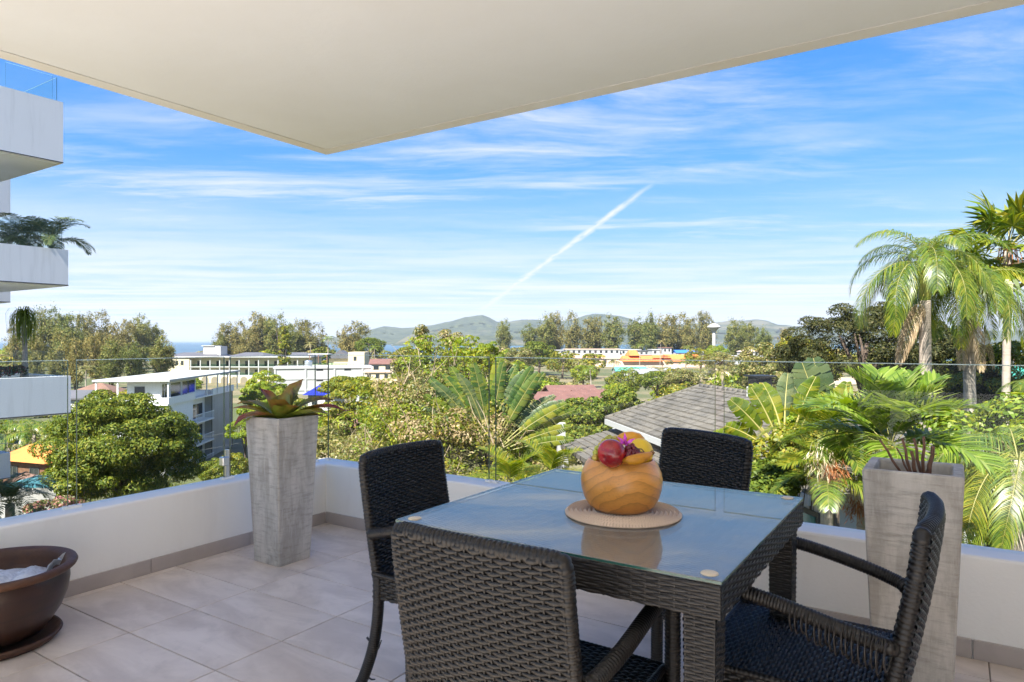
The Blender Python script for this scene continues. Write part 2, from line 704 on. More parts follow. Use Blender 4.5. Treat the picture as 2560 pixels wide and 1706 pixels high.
    MB().bx(-e0 + .001, -e0 + gi - .011, YR, e0 - gi + .0105, CZ, CZ + .028).build('border_band', M_slab, r)
    MB().bx(-e0 + gi - .0111, -e0 + gi + .001, YR, e0 - gi + .001, CZ + .006, CZ + .0295).build('groove_shade', M_gap, r)  # near-black strips paint the shade inside the groove
    MB().bx(-e0 + gi, X1 - .05, e0 - gi - .001, e0 - gi + .0111, CZ + .006, CZ + .0295).build('groove_shade', M_gap, r)
    # the apartment: added bounce deck open to the sun behind the viewer, rooms along its right side
    ap = thing('apartment_block', 'white apartment block that carries the terrace, right of the viewer', 'building', loc=C0, rotz=TROT)
    m = MB()
    m.bx(X1, X1 + 9, -16, -4.2, -13, 3.2)
    m.bx(X1, X1 + 9, -4.2, -.9, -13, -.004)
    m.bx(X1, X1 + 9, -4.2, -.9, 2.2, 3.2)
    m.bx(X1, X1 + 9, -.9, .2, -13, 3.2)
    m.bx(X1 + 4.5, X1 + 9, -4.2, -.9, 0, 2.2)
    m.build('wall', mat('facade plaster', (.82, .80, .76), .8, var=(1.2, (.78, .76, .72), .3)), ap)
    MB().bx(-.17, X1 - .002, -15.5, .10, -13, -.31).build('lower_storeys', MATS['facade plaster'], ap)
    for k in range(2):
        d = MB()
        a, b = -4.2 + k * 1.65, -4.2 + (k + 1) * 1.65
        q = (X1 + .06, X1 + .12)
        d.bx(*q, a, b, 0, .07).bx(*q, a, b, 2.13, 2.2).bx(*q, a, a + .06, .07, 2.13).bx(*q, b - .06, b, .07, 2.13)
        do = d.build('sliding_door', mat('door frame', (.75, .75, .74), .4), ap)
        MB().bx(X1 + .085, X1 + .095, a + .06, b - .06, .07, 2.13).build('pane', glassmat('door glass', (.7, .75, .74), 1.5), do)

build_terrace()

# ---------------------------------------------------------------- woven furniture
def wicker_mat(name, c1, c2, rough):
    m = bpy.data.materials.new(name)
    m.use_nodes = True
    N = NT(m.node_tree)
    bs = N.n['Principled BSDF']
    g = N.new('ShaderNodeNewGeometry')
    co = N.new('ShaderNodeTexCoord').outputs['Object']
    n = N.noise(co, 30, 5, .6)
    k = N.math('ADD', N.math('MULTIPLY', g.outputs['Random Per Island'], .6), N.math('MULTIPLY_ADD', n, 1.2, -.5), clamp=True)
    c = N.mix(k, c1, c2)
    dust = N.math('MULTIPLY', N.smooth(N.noise(co, 160, 3, .6), .67, .75), .3)
    c = N.mix(dust, c, (.10, .09, .08))
    N.put(bs.inputs['Base Color'], c)
    N.put(bs.inputs['Roughness'], N.math('MULTIPLY_ADD', n, .25, rough - .12))
    bs.inputs['Specular IOR Level'].default_value = .4
    b = N.new('ShaderNodeBump')
    b.inputs['Strength'].default_value = .25
    b.inputs['Distance'].default_value = .002
    N.l.new(N.noise(N.mapping(co, sc=(300, 300, 900)), 1.0, 2), b.inputs['Height'])
    N.l.new(b.outputs[0], bs.inputs['Normal'])
    return m


M_wick = wicker_mat('black brown wicker', (.0045, .0039, .0036), (.012, .0102, .0094), .36)
M_wick2 = wicker_mat('charcoal wicker', (.009, .008, .0076), (.022, .0195, .018), .42)
M_wick3 = wicker_mat('matt table weave', (.030, .026, .024), (.065, .056, .05), .8)
M_core = mat('wicker core', (.010, .009, .008), .7)


RW = np.random.RandomState(2)


def weave(surf, W, H, pitch, L, A, seg=4, stake=.004, up=False):
    """interlaced strands over a surface: surf(s,t) -> positions, normals (numpy). Returns V, Q"""
    Vs, Qs, base = [], [], 0
    rows = max(2, int(round(H / pitch)))
    pitch = H / rows
    nL = max(2, int(round(W / L)))
    L = W / nL
    ns = nL * seg + 1
    s = np.linspace(0, W, ns)
    for r in range(rows):
        t = (r + .5 + RW.uniform(-.07, .07)) * pitch
        c = np.cos(np.pi * s / L + np.pi * r)
        hw = pitch * (.50 + .07 * c)
        jit = RW.uniform(-.18, .18)
        cols = []
        for k, (o, d) in enumerate(((-1, -.55), (-.55, .30), (.55, .30), (1, -.55))):
            p, n = surf(s, np.full(ns, t) + o * hw)
            cols.append(p + n * (A * ((1.0 + jit) * c + d))[:, None])
        V = np.stack(cols, 1).reshape(-1, 3)
        i = np.arange(ns - 1)
        for k in range(3):
            a = i * 4 + k
            Qs.append(np.stack([a, a + 4, a + 5, a + 1], 1) + base)
        Vs.append(V)
        base += len(V)
    if stake:
        nt = rows * 2 + 1
        t = np.linspace(0, H, nt)
        for k in range(nL + 1):
            sk = min(max(k * L, stake * .6), W - stake * .6)
            c = -np.cos(np.pi * k + np.pi * (t / pitch - .5))
            cols = []
            for o, d in ((-1, -.2), (0, .25), (1, -.2)):
                p, n = surf(np.full(nt, sk + o * stake * .5), t)
                cols.append(p + n * (A * (.62 * c + d))[:, None])
            V = np.stack(cols, 1).reshape(-1, 3)
            i = np.arange(nt - 1)
            for q in range(2):
                a = i * 3 + q
                Qs.append(np.stack([a, a + 3, a + 4, a + 1], 1) + base)
            Vs.append(V)
            base += len(V)
    return np.concatenate(Vs), np.concatenate(Qs)


def plane(o, ex, ey):
    o, ex, ey = (np.array(a, float) for a in (o, ex, ey))
    n = np.cross(ex, ey)
    n = n / np.linalg.norm(n)
    return lambda s, t: (o + s[:, None] * ex + t[:, None] * ey, np.repeat(n[None], len(s), 0))


def joinVQ(parts):
    Vs, Qs, b = [], [], 0
    for V, Q in parts:
        Vs.append(V)
        Qs.append(Q + b)
        b += len(V)
    return np.concatenate(Vs), np.concatenate(Qs)


def wound(pts, r, pitch=.0075, n=10, amp=.055):
    """tube wound with strand: ring bumps along a smooth path"""
    pts = [Vector(p) for p in pts]
    # catmull-rom resample
    out, rad = [], []
    full = []
    for i in range(len(pts) - 1):
        p0, p1, p2, p3 = pts[max(i - 1, 0)], pts[i], pts[i + 1], pts[min(i + 2, len(pts) - 1)]
        k = max(4, int((p2 - p1).length / pitch * 4))
        for j in range(k):
            t = j / k
            full.append(.5 * ((2 * p1) + (p2 - p0) * t + (2 * p0 - 5 * p1 + 4 * p2 - p3) * t * t + (3 * p1 - p0 - 3 * p2 + p3) * t ** 3))
    full.append(pts[-1])
    rad = [r * (1 + amp * (-1.6, .5, 1.0, .5)[i % 4]) for i in range(len(full))]
    return full, rad


CH_H, CH_W = .80, .405


def back_y(z):
    k = (z - .33) / (CH_H - .33)
    return .085 * (1 - k) ** 1.25


def make_chair_meshes():
    D = {}
    # backrest: gently dished panel, woven front and rear
    th = .016

    def surf(side):
        def f(s, t):
            x = (s - CH_W / 2)
            z = .33 + t
            k = (z - .33) / (CH_H - .33)
            y = .085 * np.clip(1 - k, 0, 1) ** 1.25 - .020 * (1 - (x / (CH_W / 2)) ** 2)
            dy = -.085 * 1.25 * np.clip(1 - k, 0, 1) ** .25 / (CH_H - .33)
            dx = .040 * x / (CH_W / 2) ** 2
            n = np.stack([-dx, np.ones_like(x), -dy], 1)
            n /= np.linalg.norm(n, axis=1)[:, None]
            n = n * side
            p = np.stack([x * side * 1.0, y, z], 1)
            p[:, 0] = x * (-side)
            n[:, 0] *= -side * 1.0
            return p + n * th * 1.0, n
        return f
    H = CH_H - .33
    D['weave_back'] = npmesh('weave', *joinVQ([weave(surf(1), CH_W, H, .0090, .0205, .0027), weave(surf(-1), CH_W, H, .0090, .0205, .0027)]), M_wick, True)
    # core and rim of the backrest
    m = smoothmb()
    nx, nz = 8, 10
    for side in (1, -1):
        vs, fs = [], []
        for j in range(nz + 1):
            for i in range(nx + 1):
                x = (i / nx - .5) * CH_W
                z = .33 + H * j / nz
                y = back_y(z) - .020 * (1 - (x / (CH_W / 2)) ** 2) + side * (th - .004)
                vs.append((x, y, z))
        for j in range(nz):
            for i in range(nx):
                a = j * (nx + 1) + i
                q = (a, a + 1, a + nx + 2, a + nx + 1)
                fs.append(q if side < 0 else q[::-1])
        m.add(vs, fs)
    D['backrest'] = m.mesh('backrest', M_core)
    m = smoothmb()
    rp = [(-CH_W / 2, back_y(.33), .33), (-CH_W / 2, back_y(.5), .5), (-CH_W / 2, back_y(.7), .70), (-CH_W / 2 + .001, .002, CH_H - .02), (-CH_W / 2 + .016, -.001, CH_H - .002),
          (-.10, -.016, CH_H + .002), (0, -.020, CH_H + .003), (.10, -.016, CH_H + .002), (CH_W / 2 - .016, -.001, CH_H - .002), (CH_W / 2 - .001, .002, CH_H - .02), (CH_W / 2, back_y(.7), .70), (CH_W / 2, back_y(.5), .5), (CH_W / 2, back_y(.33), .33)]
    pts, rad = wound(rp, .0170, .0110, 10, .08)
    m.tube(pts, rad, 10)
    D['rim'] = m.mesh('rim', M_wick)
    # seat
    x0, x1, y0, y1, zs = -.215, .215, .06, .475, .425
    sv = [weave(plane((x0, y0, zs), (1, 0, 0), (0, 1, 0)), x1 - x0, y1 - y0, .0090, .0205, .0027),
          weave(plane((x1, y1, zs - .085), (-1, 0, 0), (0, 0, 1)), x1 - x0, .075, .0090, .0205, .0025),
          weave(plane((x1, y0, zs - .085), (0, 1, 0), (0, 0, 1)), y1 - y0, .075, .0090, .0205, .0025),
          weave(plane((x0, y1, zs - .085), (0, -1, 0), (0, 0, 1)), y1 - y0, .075, .0090, .0205, .0025)]
    D['weave_seat'] = npmesh('weave', *joinVQ(sv), M_wick, True)
    D['seat'] = MB().bx(x0 + .004, x1 - .004, y0 + .004, y1 - .004, zs - .085, zs - .006, .006).mesh('seat', M_core)
    m = smoothmb()
    pts, rad = wound([(x0, y0, zs - .004), (x0, y1 - .02, zs - .004), (x0 + .02, y1, zs - .004), (x1 - .02, y1, zs - .004), (x1, y1 - .02, zs - .004), (x1, y0, zs - .004)], .009, .0098, 8)
    m.tube(pts, rad, 8)
    D['seat_rim'] = m.mesh('seat_rim', M_wick)
    for sx in (-1, 1):
        m = smoothmb()
        pts, rad = wound([(sx * .205, .075, .42), (sx * .21, .078, .30), (sx * .213, .06, .18), (sx * .216, .02, .07), (sx * .218, -.02, 0)], .0185, .008, 10)
        m.tube(pts, rad, 10)
        D['rear_leg', sx] = m.mesh('leg', M_wick)
        m = smoothmb()
        pts, rad = wound([(sx * .236, .468, .610), (sx * .236, .470, .45), (sx * .232, .470, .2), (sx * .230, .470, 0)], .0185, .008, 10)
        m.tube(pts, rad, 10)
        D['front_leg', sx] = m.mesh('leg', M_wick)
        m = smoothmb()
        pts, rad = wound([(sx * .205, .050, .550), (sx * .226, .07, .558), (sx * .242, .16, .582), (sx * .245, .30, .612), (sx * .242, .42, .626), (sx * .237, .468, .618), (sx * .236, .478, .592)], .0175, .007, 10)
        m.tube(pts, rad, 10)
        D['armrest', sx] = m.mesh('armrest', M_wick)
    return D


CH = make_chair_meshes()


def chair(px, py, deg, label, z=CH_H, group='woven dining chairs round the table', d=None):
    """px,py: photograph pixel of the middle of the top rail"""
    d = d or (CAMZ - z) * F / (py - 853)
    p = P(px, py, d)
    t = thing('dining_chair', label, 'chair', (p.x, p.y, 0), math.radians(deg), group)
    b = link('backrest', CH['backrest'], t)
    tag(link('weave', CH['weave_back'], b), kind='stuff')
    link('rim', CH['rim'], b)
    s = link('seat', CH['seat'], t)
    tag(link('weave', CH['weave_seat'], s), kind='stuff')
    link('seat_rim', CH['seat_rim'], s)
    for sx in (-1, 1):
        link('leg', CH['rear_leg', sx], t)
        link('leg', CH['front_leg', sx], t)
        link('armrest', CH['armrest', sx], t)
    return t


TD = math.degrees(TROT)
# chair faces local +y
chair_near = chair(1187, 1358, TD, 'woven black chair nearest the viewer, its back turned to us')
chair_left = chair(1008, 1126, TD - 90, 'woven black chair left of the table, in front of the glass')
chair_far = chair(1762, 1102, TD + 180 - 25, 'woven black chair beyond the fruit bowl, turned askew from the table')
chair_right = chair(2315, 1282, TD + 90, 'woven black chair at the right with a fraying armrest, before the tall planter')
chair_far.scale = (1.06, 1.06, 1.02)
# broken strands: loops hanging off the near armrest of the right chair, stray ends under the left chair
rng = random.Random(4)
M_strand = wicker_mat('loose strand', (.014, .012, .011), (.03, .026, .024), .35)
for k in range(17):
    y = .055 + k * .0112 + rng.uniform(-.003, .003)
    zc = .552 + .25 * (y - .05) - .006
    drop = rng.uniform(.012, .034) * (1.0 if k < 9 else .75)
    m = MB()
    lp = []
    for i in range(15):
        a = 2 * math.pi * i / 14
        lp.append((-.245 + (.021 + .003 * rng.random()) * math.cos(a), y + .012 * math.sin(a * .5), zc + (.021 if math.sin(a) > 0 else .021 + drop) * math.sin(a)))
    m.smooth = True
    m.tube(lp, .0035, 6, flat=.45, up=(0, 1, 0))
    m.build('loose_strand', M_strand, chair_right)
for (x, y, z, dx, dz) in ((.214, .03, .20, .045, -.03), (.216, -.005, .055, .05, .012)):
    m = smoothmb()
    m.tube([(x, y, z), (x - dx * .1, y + dx * .6, z + dz * .9), (x, y + dx * 1.2, z + dz * .8), (x, y + dx * 1.5, z + dz * .2 + .012)], [.004, .0035, .003, .002], 6)
    m.build('loose_strand', M_strand, chair_left)


def build_table():
    p = Vector((.270, 1.832, 0))
    t = thing('dining_table', 'square woven black dining table with a glass top', 'table', p, TROT)
    H, hw = .742, .405
    ah = .064
    # apron faces and top, woven in fine strand
    parts = [weave(plane((-hw, -hw, H - ah), (1, 0, 0), (0, 0, 1)), 2 * hw, ah, .0062, .030, .0016, 4, .005),
             weave(plane((hw, hw, H - ah), (-1, 0, 0), (0, 0, 1)), 2 * hw, ah, .0062, .030, .0016, 4, .005),
             weave(plane((hw, -hw, H - ah), (0, 1, 0), (0, 0, 1)), 2 * hw, ah, .0062, .030, .0016, 4, .005),
             weave(plane((-hw, hw, H - ah), (0, -1, 0), (0, 0, 1)), 2 * hw, ah, .0062, .030, .0016, 4, .005)]
    fr = MB().bx(-hw + .002, hw - .002, -hw + .002, hw - .002, H - ah + .001, H - .002, .004).build('frame', M_core, t)
    tag(link('weave', npmesh('weave', *joinVQ(parts), M_wick2, True), fr), kind='stuff')
    tp = npmesh('weave', *weave(plane((-hw, -hw, H - .001), (1, 0, 0), (0, 1, 0)), 2 * hw, 2 * hw, .0062, .026, .0013, 4, .005), M_wick3, True)
    tag(link('top_weave', tp, fr), kind='stuff')
    lw = .031
    lp = []
    for (o, ex) in (((-lw, -lw, 0), (1, 0, 0)), ((lw, -lw, 0), (0, 1, 0)), ((lw, lw, 0), (-1, 0, 0)), ((-lw, lw, 0), (0, -1, 0))):
        lp.append(weave(plane(o, ex, (0, 0, 1)), 2 * lw, H - ah, .0068, .024, .0017, 4, .004))
    V, Q = joinVQ(lp)
    V = V.copy()
    k = .80 + .20 * (V[:, 2] / (H - ah))
    V[:, 0] *= k
    V[:, 1] *= k
    lm = npmesh('weave', V, Q, M_wick2, True)
    core = MB().prism([(-.023, -.023, 0), (.023, -.023, 0), (.023, .023, 0), (-.023, .023, 0)], [(-.029, -.029, H - ah), (.029, -.029, H - ah), (.029, .029, H - ah), (-.029, .029, H - ah)]).mesh('leg', M_core)
    for sx in (-1, 1):
        for sy in (-1, 1):
            lo = link('leg', core, t, loc=(sx * (hw - .045), sy * (hw - .045), 0))
            tag(link('weave', lm, lo), kind='stuff')
    g = MB().box((0, 0, H + .003 + .004), (2 * hw + .004, 2 * hw + .004, .008), 0, .0015)
    g.mi = [0] * len(g.mi)
    nf = len(g.f)
    # vertical faces of the pane show their green edge
    for i, f in enumerate(g.f):
        zs = [g.v[j][2] for j in f]
        if max(zs) - min(zs) > .003:
            g.mi[i] = 1
    g.build('glass_top', [glassmat('table glass', (.90, .94, .93), 1.72, film=.11), M_gedge], t)
    M_pad = mat('tan rubber pad', (.62, .52, .38), .5)
    for x, y in ((-hw + .035, -hw + .03), (hw - .03, -hw + .03), (hw - .035, hw - .03)):
        m = smoothmb()
        m.lathe([(0, H + .0132), (.015, H + .0132), (.017, H + .012), (.017, H + .0105)], 20, (x, y, 0))
        m.build('bumper_pad', M_pad, t)
    return t, H + .0112


table, TABLE_Z = build_table()


# ---------------------------------------------------------------- bowl of fruit on its mat
def wood_mat():
    m = bpy.data.materials.new('turned acacia wood')
    m.use_nodes = True
    N = NT(m.node_tree)
    bs = N.n['Principled BSDF']
    co = N.new('ShaderNodeTexCoord').outputs['Object']
    w = N.noise(co, 6, 4, .6)
    v = N.vmath('ADD', N.mapping(co, loc=(.03, .055, .125), rot=(.5, .35, .2)), N.vmath('MULTIPLY', N.comb(w, w, w), (.05, .05, .05)))
    r = N.vmath('LENGTH', v)
    rings = N.math('FRACT', N.math('MULTIPLY', r, 44.0))
    ln = N.math('POWER', rings, 3.0)
    big = N.smooth(r, .085, .115)
    c = N.mix(big, (.88, .35, .018), (.72, .32, .065))
    c = N.mix(N.math('MULTIPLY', ln, .55), c, (.30, .12, .03))
    fib = N.noise(N.mapping(co, sc=(40, 260, 260)), 1.0, 3)
    c = N.mix(N.math('MULTIPLY', N.smooth(fib, .5, .75), .35), c, (.30, .13, .035))
    N.put(bs.inputs['Base Color'], c)
    bs.inputs['Roughness'].default_value = .34
    bs.inputs['Coat Weight'].default_value = .35
    bs.inputs['Coat Roughness'].default_value = .25
    return m


def build_fruit():
    c = P(1557, 1280, 1.772)
    bx_, by_ = c.x - .003, c.y + .004
    z0 = TABLE_Z
    M_rat = mat('pale rattan', (.66, .50, .36), .6, var=(60, (.50, .36, .25), .25))
    root = thing('round_placemat', 'round pale rattan mat under the wooden bowl', 'placemat', (c.x, c.y, z0), .3)
    m = smoothmb()
    prof = [(0, .004)]
    n = 13
    for k in range(n):
        r0 = .148 * k / n
        dr = .148 / n
        prof += [(r0 + dr * .12, .0035), (r0 + dr * .5, .0085), (r0 + dr * .88, .0038)]
    prof += [(.150, .003), (.149, .0003), (0, .0003)]
    m.lathe(prof, 72)
    m.build('coil', M_rat, root)
    # radial binding strands round each coil
    m = MB()
    for k in range(2, n):
        r = .148 * (k + .5) / n
        cnt = int(2 * math.pi * r / .0075)
        for i in range(cnt):
            a = 2 * math.pi * (i + (k % 2) * .5) / cnt
            ca, sa = math.cos(a), math.sin(a)
            for q in (-1, 1):
                pass
            w = .0021
            h = .148 / n * .50
            pts = [((r - h) * ca - w * sa, (r - h) * sa + w * ca, .0038), ((r - h) * ca + w * sa, (r - h) * sa - w * ca, .0038), (r * ca + w * sa, r * sa - w * ca, .0098), ((r + h) * ca + w * sa, (r + h) * sa - w * ca, .0038), ((r + h) * ca - w * sa, (r + h) * sa + w * ca, .0038), (r * ca - w * sa, r * sa + w * ca, .0098)]
            m.add(pts, [(0, 1, 2, 5), (5, 2, 3, 4)])
    tag(m.build('binding', mat('rattan binding', (.76, .60, .46), .55), root), kind='stuff')
    # bowl
    b = thing('fruit_bowl', 'round turned wooden bowl filled with fruit', 'bowl', (bx_, by_, z0 + .0095), .4)
    prof = [(0, 0), (.060, 0), (.072, .004), (.086, .018), (.098, .042), (.1045, .070), (.1065, .095), (.103, .120), (.094, .145), (.0865, .158), (.084, .1605), (.080, .159), (.082, .150), (.086, .130), (.088, .110), (0, .108)]
    m = smoothmb()
    m.lathe([(r * .99, z * .825) for r, z in prof], 64)
    m.build('bowl', wood_mat(), b)
    bz = z0 + .0095

    def at(px, py, d):
        p = P(px, py, d)
        return p
    ctr = Vector((bx_, by_, bz + .15))
    # apple
    M_ap = bpy.data.materials.new('red apple')
    M_ap.use_nodes = True
    N = NT(M_ap.node_tree)
    bs = N.n['Principled BSDF']
    co = N.new('ShaderNodeTexCoord').outputs['Object']
    sp = N.smooth(N.noise(co, 900, 1, .5), .68, .74)
    cc = N.mix(N.smooth(N.noise(co, 30, 4), .4, .7), (.22, .006, .012), (.42, .014, .02))
    cc = N.mix(N.math('MULTIPLY', sp, .5), cc, (.7, .35, .25))
    N.put(bs.inputs['Base Color'], cc)
    bs.inputs['Roughness'].default_value = .22
    bs.inputs['Coat Weight'].default_value = .4
    pa = at(1530, 1133, 1.693)
    ap = thing('apple', 'glossy red apple at the front of the bowl', 'apple', pa, 0)
    m = smoothmb()
    pr = []
    for i in range(19):
        th_ = math.pi * i / 18
        r = math.sin(th_) * (1 + .10 * math.cos(th_)) * .036
        z = -math.cos(th_) * .034
        if th_ > 2.6:
            z -= (th_ - 2.6) ** 2 * .05
        if th_ < .4:
            z += (.4 - th_) ** 2 * .03
        pr.append((max(r, 0), z))
    m.lathe(pr, 28)
    o = m.build('flesh', M_ap, ap)
    o.rotation_euler = (math.radians(-38), math.radians(68), 0)
    m = smoothmb()
    m.tube([(0, 0, .018), (.002, 0, .030), (.004, .001, .037)], .0018, 6)
    o2 = m.build('stalk', mat('stalk', (.10, .05, .02), .7), ap)
    o2.rotation_euler = o.rotation_euler
    # grapes
    def bunch(name, label, pts, col, colv, r, stalk=None):
        M = bpy.data.materials.get(name + ' skin')
        if M is None:
            M = bpy.data.materials.new(name + ' skin')
            M.use_nodes = True
            NN = NT(M.node_tree)
            bb = NN.n['Principled BSDF']
            oi = NN.new('ShaderNodeObjectInfo')
            NN.put(bb.inputs['Base Color'], NN.mix(oi.outputs['Random'], col, colv))
            bb.inputs['Roughness'].default_value = .25
            bb.inputs['Subsurface Weight'].default_value = .3
            bb.inputs['Subsurface Radius'].default_value = (.01, .006, .002)
            bb.inputs['Subsurface Scale'].default_value = .5
        g = thing(name, label, 'grapes', pts[0], 0)
        me = smoothmb()
        me.ball((0, 0, 0), r, 14, 9, (1, 1, 1.12))
        mm = me.mesh('grape', M)
        rr = random.Random(3)
        for q in pts:
            link('grape', mm, g, loc=q - pts[0], rot=(rr.uniform(-1, 1), rr.uniform(-1, 1), 0), scale=rr.uniform(.88, 1.08))
        if stalk:
            me = smoothmb()
            me.tube([s - pts[0] for s in stalk], .0013, 6)
            me.build('stalk', mat('grape stalk', (.06, .035, .025), .6), g)
        return g
    gp = [at(1489, 1133, 1.71), at(1493, 1122, 1.72), at(1487, 1144, 1.70), at(1503, 1113, 1.74), at(1511, 1104, 1.76), at(1519, 1099, 1.77), at(1523, 1096, 1.78), at(1531, 1101, 1.78), at(1537, 1098, 1.80), at(1509, 1114, 1.76), at(1498, 1126, 1.74), at(1525, 1106, 1.79)]
    bunch('green_grapes', 'bunch of green grapes at the left of the bowl', gp, (.38, .42, .06), (.50, .38, .08), .0085)
    dp = [at(1570, 1120, 1.70), at(1580, 1116, 1.71), at(1586, 1124, 1.70), at(1574, 1131, 1.69), at(1584, 1134, 1.69), at(1592, 1130, 1.70), at(1570, 1140, 1.68), at(1580, 1143, 1.68), at(1595, 1138, 1.69), at(1603, 1139, 1.70), at(1566, 1128, 1.71), at(1576, 1124, 1.72)]
    bunch('dark_red_grapes', 'bunch of dark red grapes beside the apple', dp, (.10, .008, .018), (.16, .015, .03), .0085,
          [at(1580, 1128, 1.70), at(1592, 1122, 1.69), at(1604, 1123, 1.685), at(1610, 1130, 1.68), at(1609, 1137, 1.68)])
    # banana lying over the front rim
    M_ban = mat('ripe banana', (.62, .30, .015), .45, var=(25, (.50, .20, .01), .3), streak=((12, 60, 60), (.16, .07, .015), .6))
    pts = [at(1558, 1152, 1.67), at(1572, 1151.5, 1.662), at(1590, 1149.5, 1.662), at(1606, 1145.5, 1.67), at(1618, 1140, 1.68), at(1626, 1135, 1.69), at(1631, 1132, 1.70)]
    bo = pts[0]
    ban = thing('banana', 'ripe yellow banana along the front rim of the bowl', 'banana', bo, 0)
    m = smoothmb()
    m.tube([q - bo for q in pts], [.004, .011, .0135, .013, .0095, .0055, .005], 8)
    m.build('peel', M_ban, ban)
    m = smoothmb()
    m.tube([pts[-2] - bo, pts[-1] - bo, pts[-1] - bo + Vector((.003, 0, .003))], [.0056, .0053, .005], 8)
    m.build('stem', mat('banana stem', (.14, .065, .02), .7), ban)
    # lemon and mango behind
    M_lem = mat('lemon yellow', (.78, .50, .02), .35, var=(14, (.80, .58, .05), .3), bump=(220, .08))
    le = thing('lemon', 'large yellow fruit behind the dark grapes', 'fruit', at(1600, 1131, 1.765), 0)
    m = smoothmb()
    m.ball((0, 0, 0), .034, 24, 14, (1.0, 1.0, 1.06))
    m.build('peel', M_lem, le)
    M_man = mat('mango skin', (.72, .27, .02), .35, var=(16, (.78, .42, .03), .35))
    pp = at(1573, 1101, 1.80)
    ma = thing('mango', 'orange yellow mango at the back of the bowl', 'mango', pp, 0)
    m = smoothmb()
    m.tube([at(x, y, d) - pp for x, y, d in ((1541, 1100, 1.80), (1548, 1099, 1.798), (1560, 1097, 1.795), (1580, 1096, 1.795), (1595, 1098, 1.80), (1603, 1103, 1.80), (1606, 1110, 1.80))], [.006, .012, .017, .018, .016, .012, .005], 14)
    m.build('peel', M_man, ma)
    # orchid
    po = at(1563, 1108, 1.70)
    M_or = mat('magenta petal', (.52, .03, .50), .5, var=(80, (.62, .12, .62), .3))
    fl = thing('orchid_flower', 'magenta orchid lying on top of the fruit', 'flower', po, 0)
    for (dx, dy, w) in ((-.002, .027, .0095), (.026, .013, .007), (.018, .004, .007), (-.022, .017, .007), (-.020, .002, .008), (.004, -.006, .009)):
        tip = Vector((dx, -.004, dy))
        side = Vector((-dy, 0, dx)).normalized() * w * .5
        m = smoothmb()
        m.add([Vector((0, 0, 0)), tip * .45 + side + Vector((0, -.003, 0)), tip, tip * .45 - side + Vector((0, -.003, 0)), tip * .45 + Vector((0, -.006, 0))], [(0, 1, 4), (1, 2, 4), (2, 3, 4), (3, 0, 4)])
        m.build('petal', M_or, fl)
    m = smoothmb()
    m.ball((0, -.005, .002), .005, 10, 7)
    m.build('flower_centre', mat('orchid centre', (.30, .01, .22), .5), fl)


build_fruit()


# ---------------------------------------------------------------- planters and pot
def concrete_mat():
    m = bpy.data.materials.new('weathered concrete')
    m.use_nodes = True
    N = NT(m.node_tree)
    bs = N.n['Principled BSDF']
    co = N.new('ShaderNodeTexCoord').outputs['Object']
    n1 = N.noise(N.mapping(co, sc=(14, 14, 3.2)), 1.0, 6, .65, .5)
    n2 = N.noise(N.mapping(co, sc=(9, 9, 60)), 1.0, 5, .7)
    n3 = N.noise(N.mapping(co, sc=(60, 60, 8)), 1.0, 4, .7)
    n4 = N.noise(co, 4.5, 4, .6)
    c = N.mix(N.smooth(n1, .35, .68), (.53, .50, .455), (.35, .325, .29))
    c = N.mix(N.math('MULTIPLY', N.smooth(n2, .46, .72), .62), c, (.23, .21, .185))
    c = N.mix(N.math('MULTIPLY', N.smooth(n3, .48, .75), .5), c, (.56, .53, .49))
    c = N.mix(N.math('MULTIPLY', N.smooth(n4, .55, .75), .7), c, (.15, .138, .12))
    N.put(bs.inputs['Base Color'], c)
    bs.inputs['Roughness'].default_value = .85
    b = N.new('ShaderNodeBump')
    b.inputs['Strength'].default_value = .35
    b.inputs['Distance'].default_value = .006
    N.l.new(N.math('ADD', n2, n3), b.inputs['Height'])
    N.l.new(b.outputs[0], bs.inputs['Normal'])
    return m


M_conc = concrete_mat()
M_soil = mat('dark soil', (.035, .024, .017), .95, var=(40, (.07, .05, .035), .3), bump=(80, .6))


def planter(loc, label, H=.79, bw=.105, tw=.138, wall=.028, soil=.06):
    t = thing('tall_planter', label, 'planter', loc, TROT, 'tall tapered concrete planters')
    m = MB()

    def ring(w, z):
        b = .006
        return [(-w, -w + b, z), (-w + b, -w, z), (w - b, -w, z), (w, -w + b, z), (w, w - b, z), (w - b, w, z), (-w + b, w, z), (-w, w - b, z)]
    zs = [(bw - .004, 0), (bw, .006)]
    for k in range(1, 9):
        f = k / 9
        zs.append((bw + (tw - bw) * f, H * f))
    zs += [(tw, H - .006), (tw - .004, H), (tw - wall, H - .001), (tw - wall - .003, H - .008), (tw - wall - .012, H - .13)]
    vs, fs = [], []
    for w, z in zs:
        vs += ring(w, z)
    for r in range(len(zs) - 1):
        for k in range(8):
            a, b = r * 8 + k, r * 8 + (k + 1) % 8
            fs.append((a, b, b + 8, a + 8))
    fs.append(tuple(range(7, -1, -1)))
    m.add(vs, fs)
    m.build('shell', M_conc, t)
    w = tw - wall - .006
    MB().bx(-w, w, -w, w, H - soil - .03, H - soil, .004).build('soil', M_soil, t)
    return t


PLL = Vector((-1.262, 3.755, 0))
planter(PLL, 'tall tapered concrete planter in the terrace corner with a bromeliad')
PLR = Vector((1.315, 2.235, 0))
planter(PLR, 'tall tapered concrete planter at the right with bare brown stems')

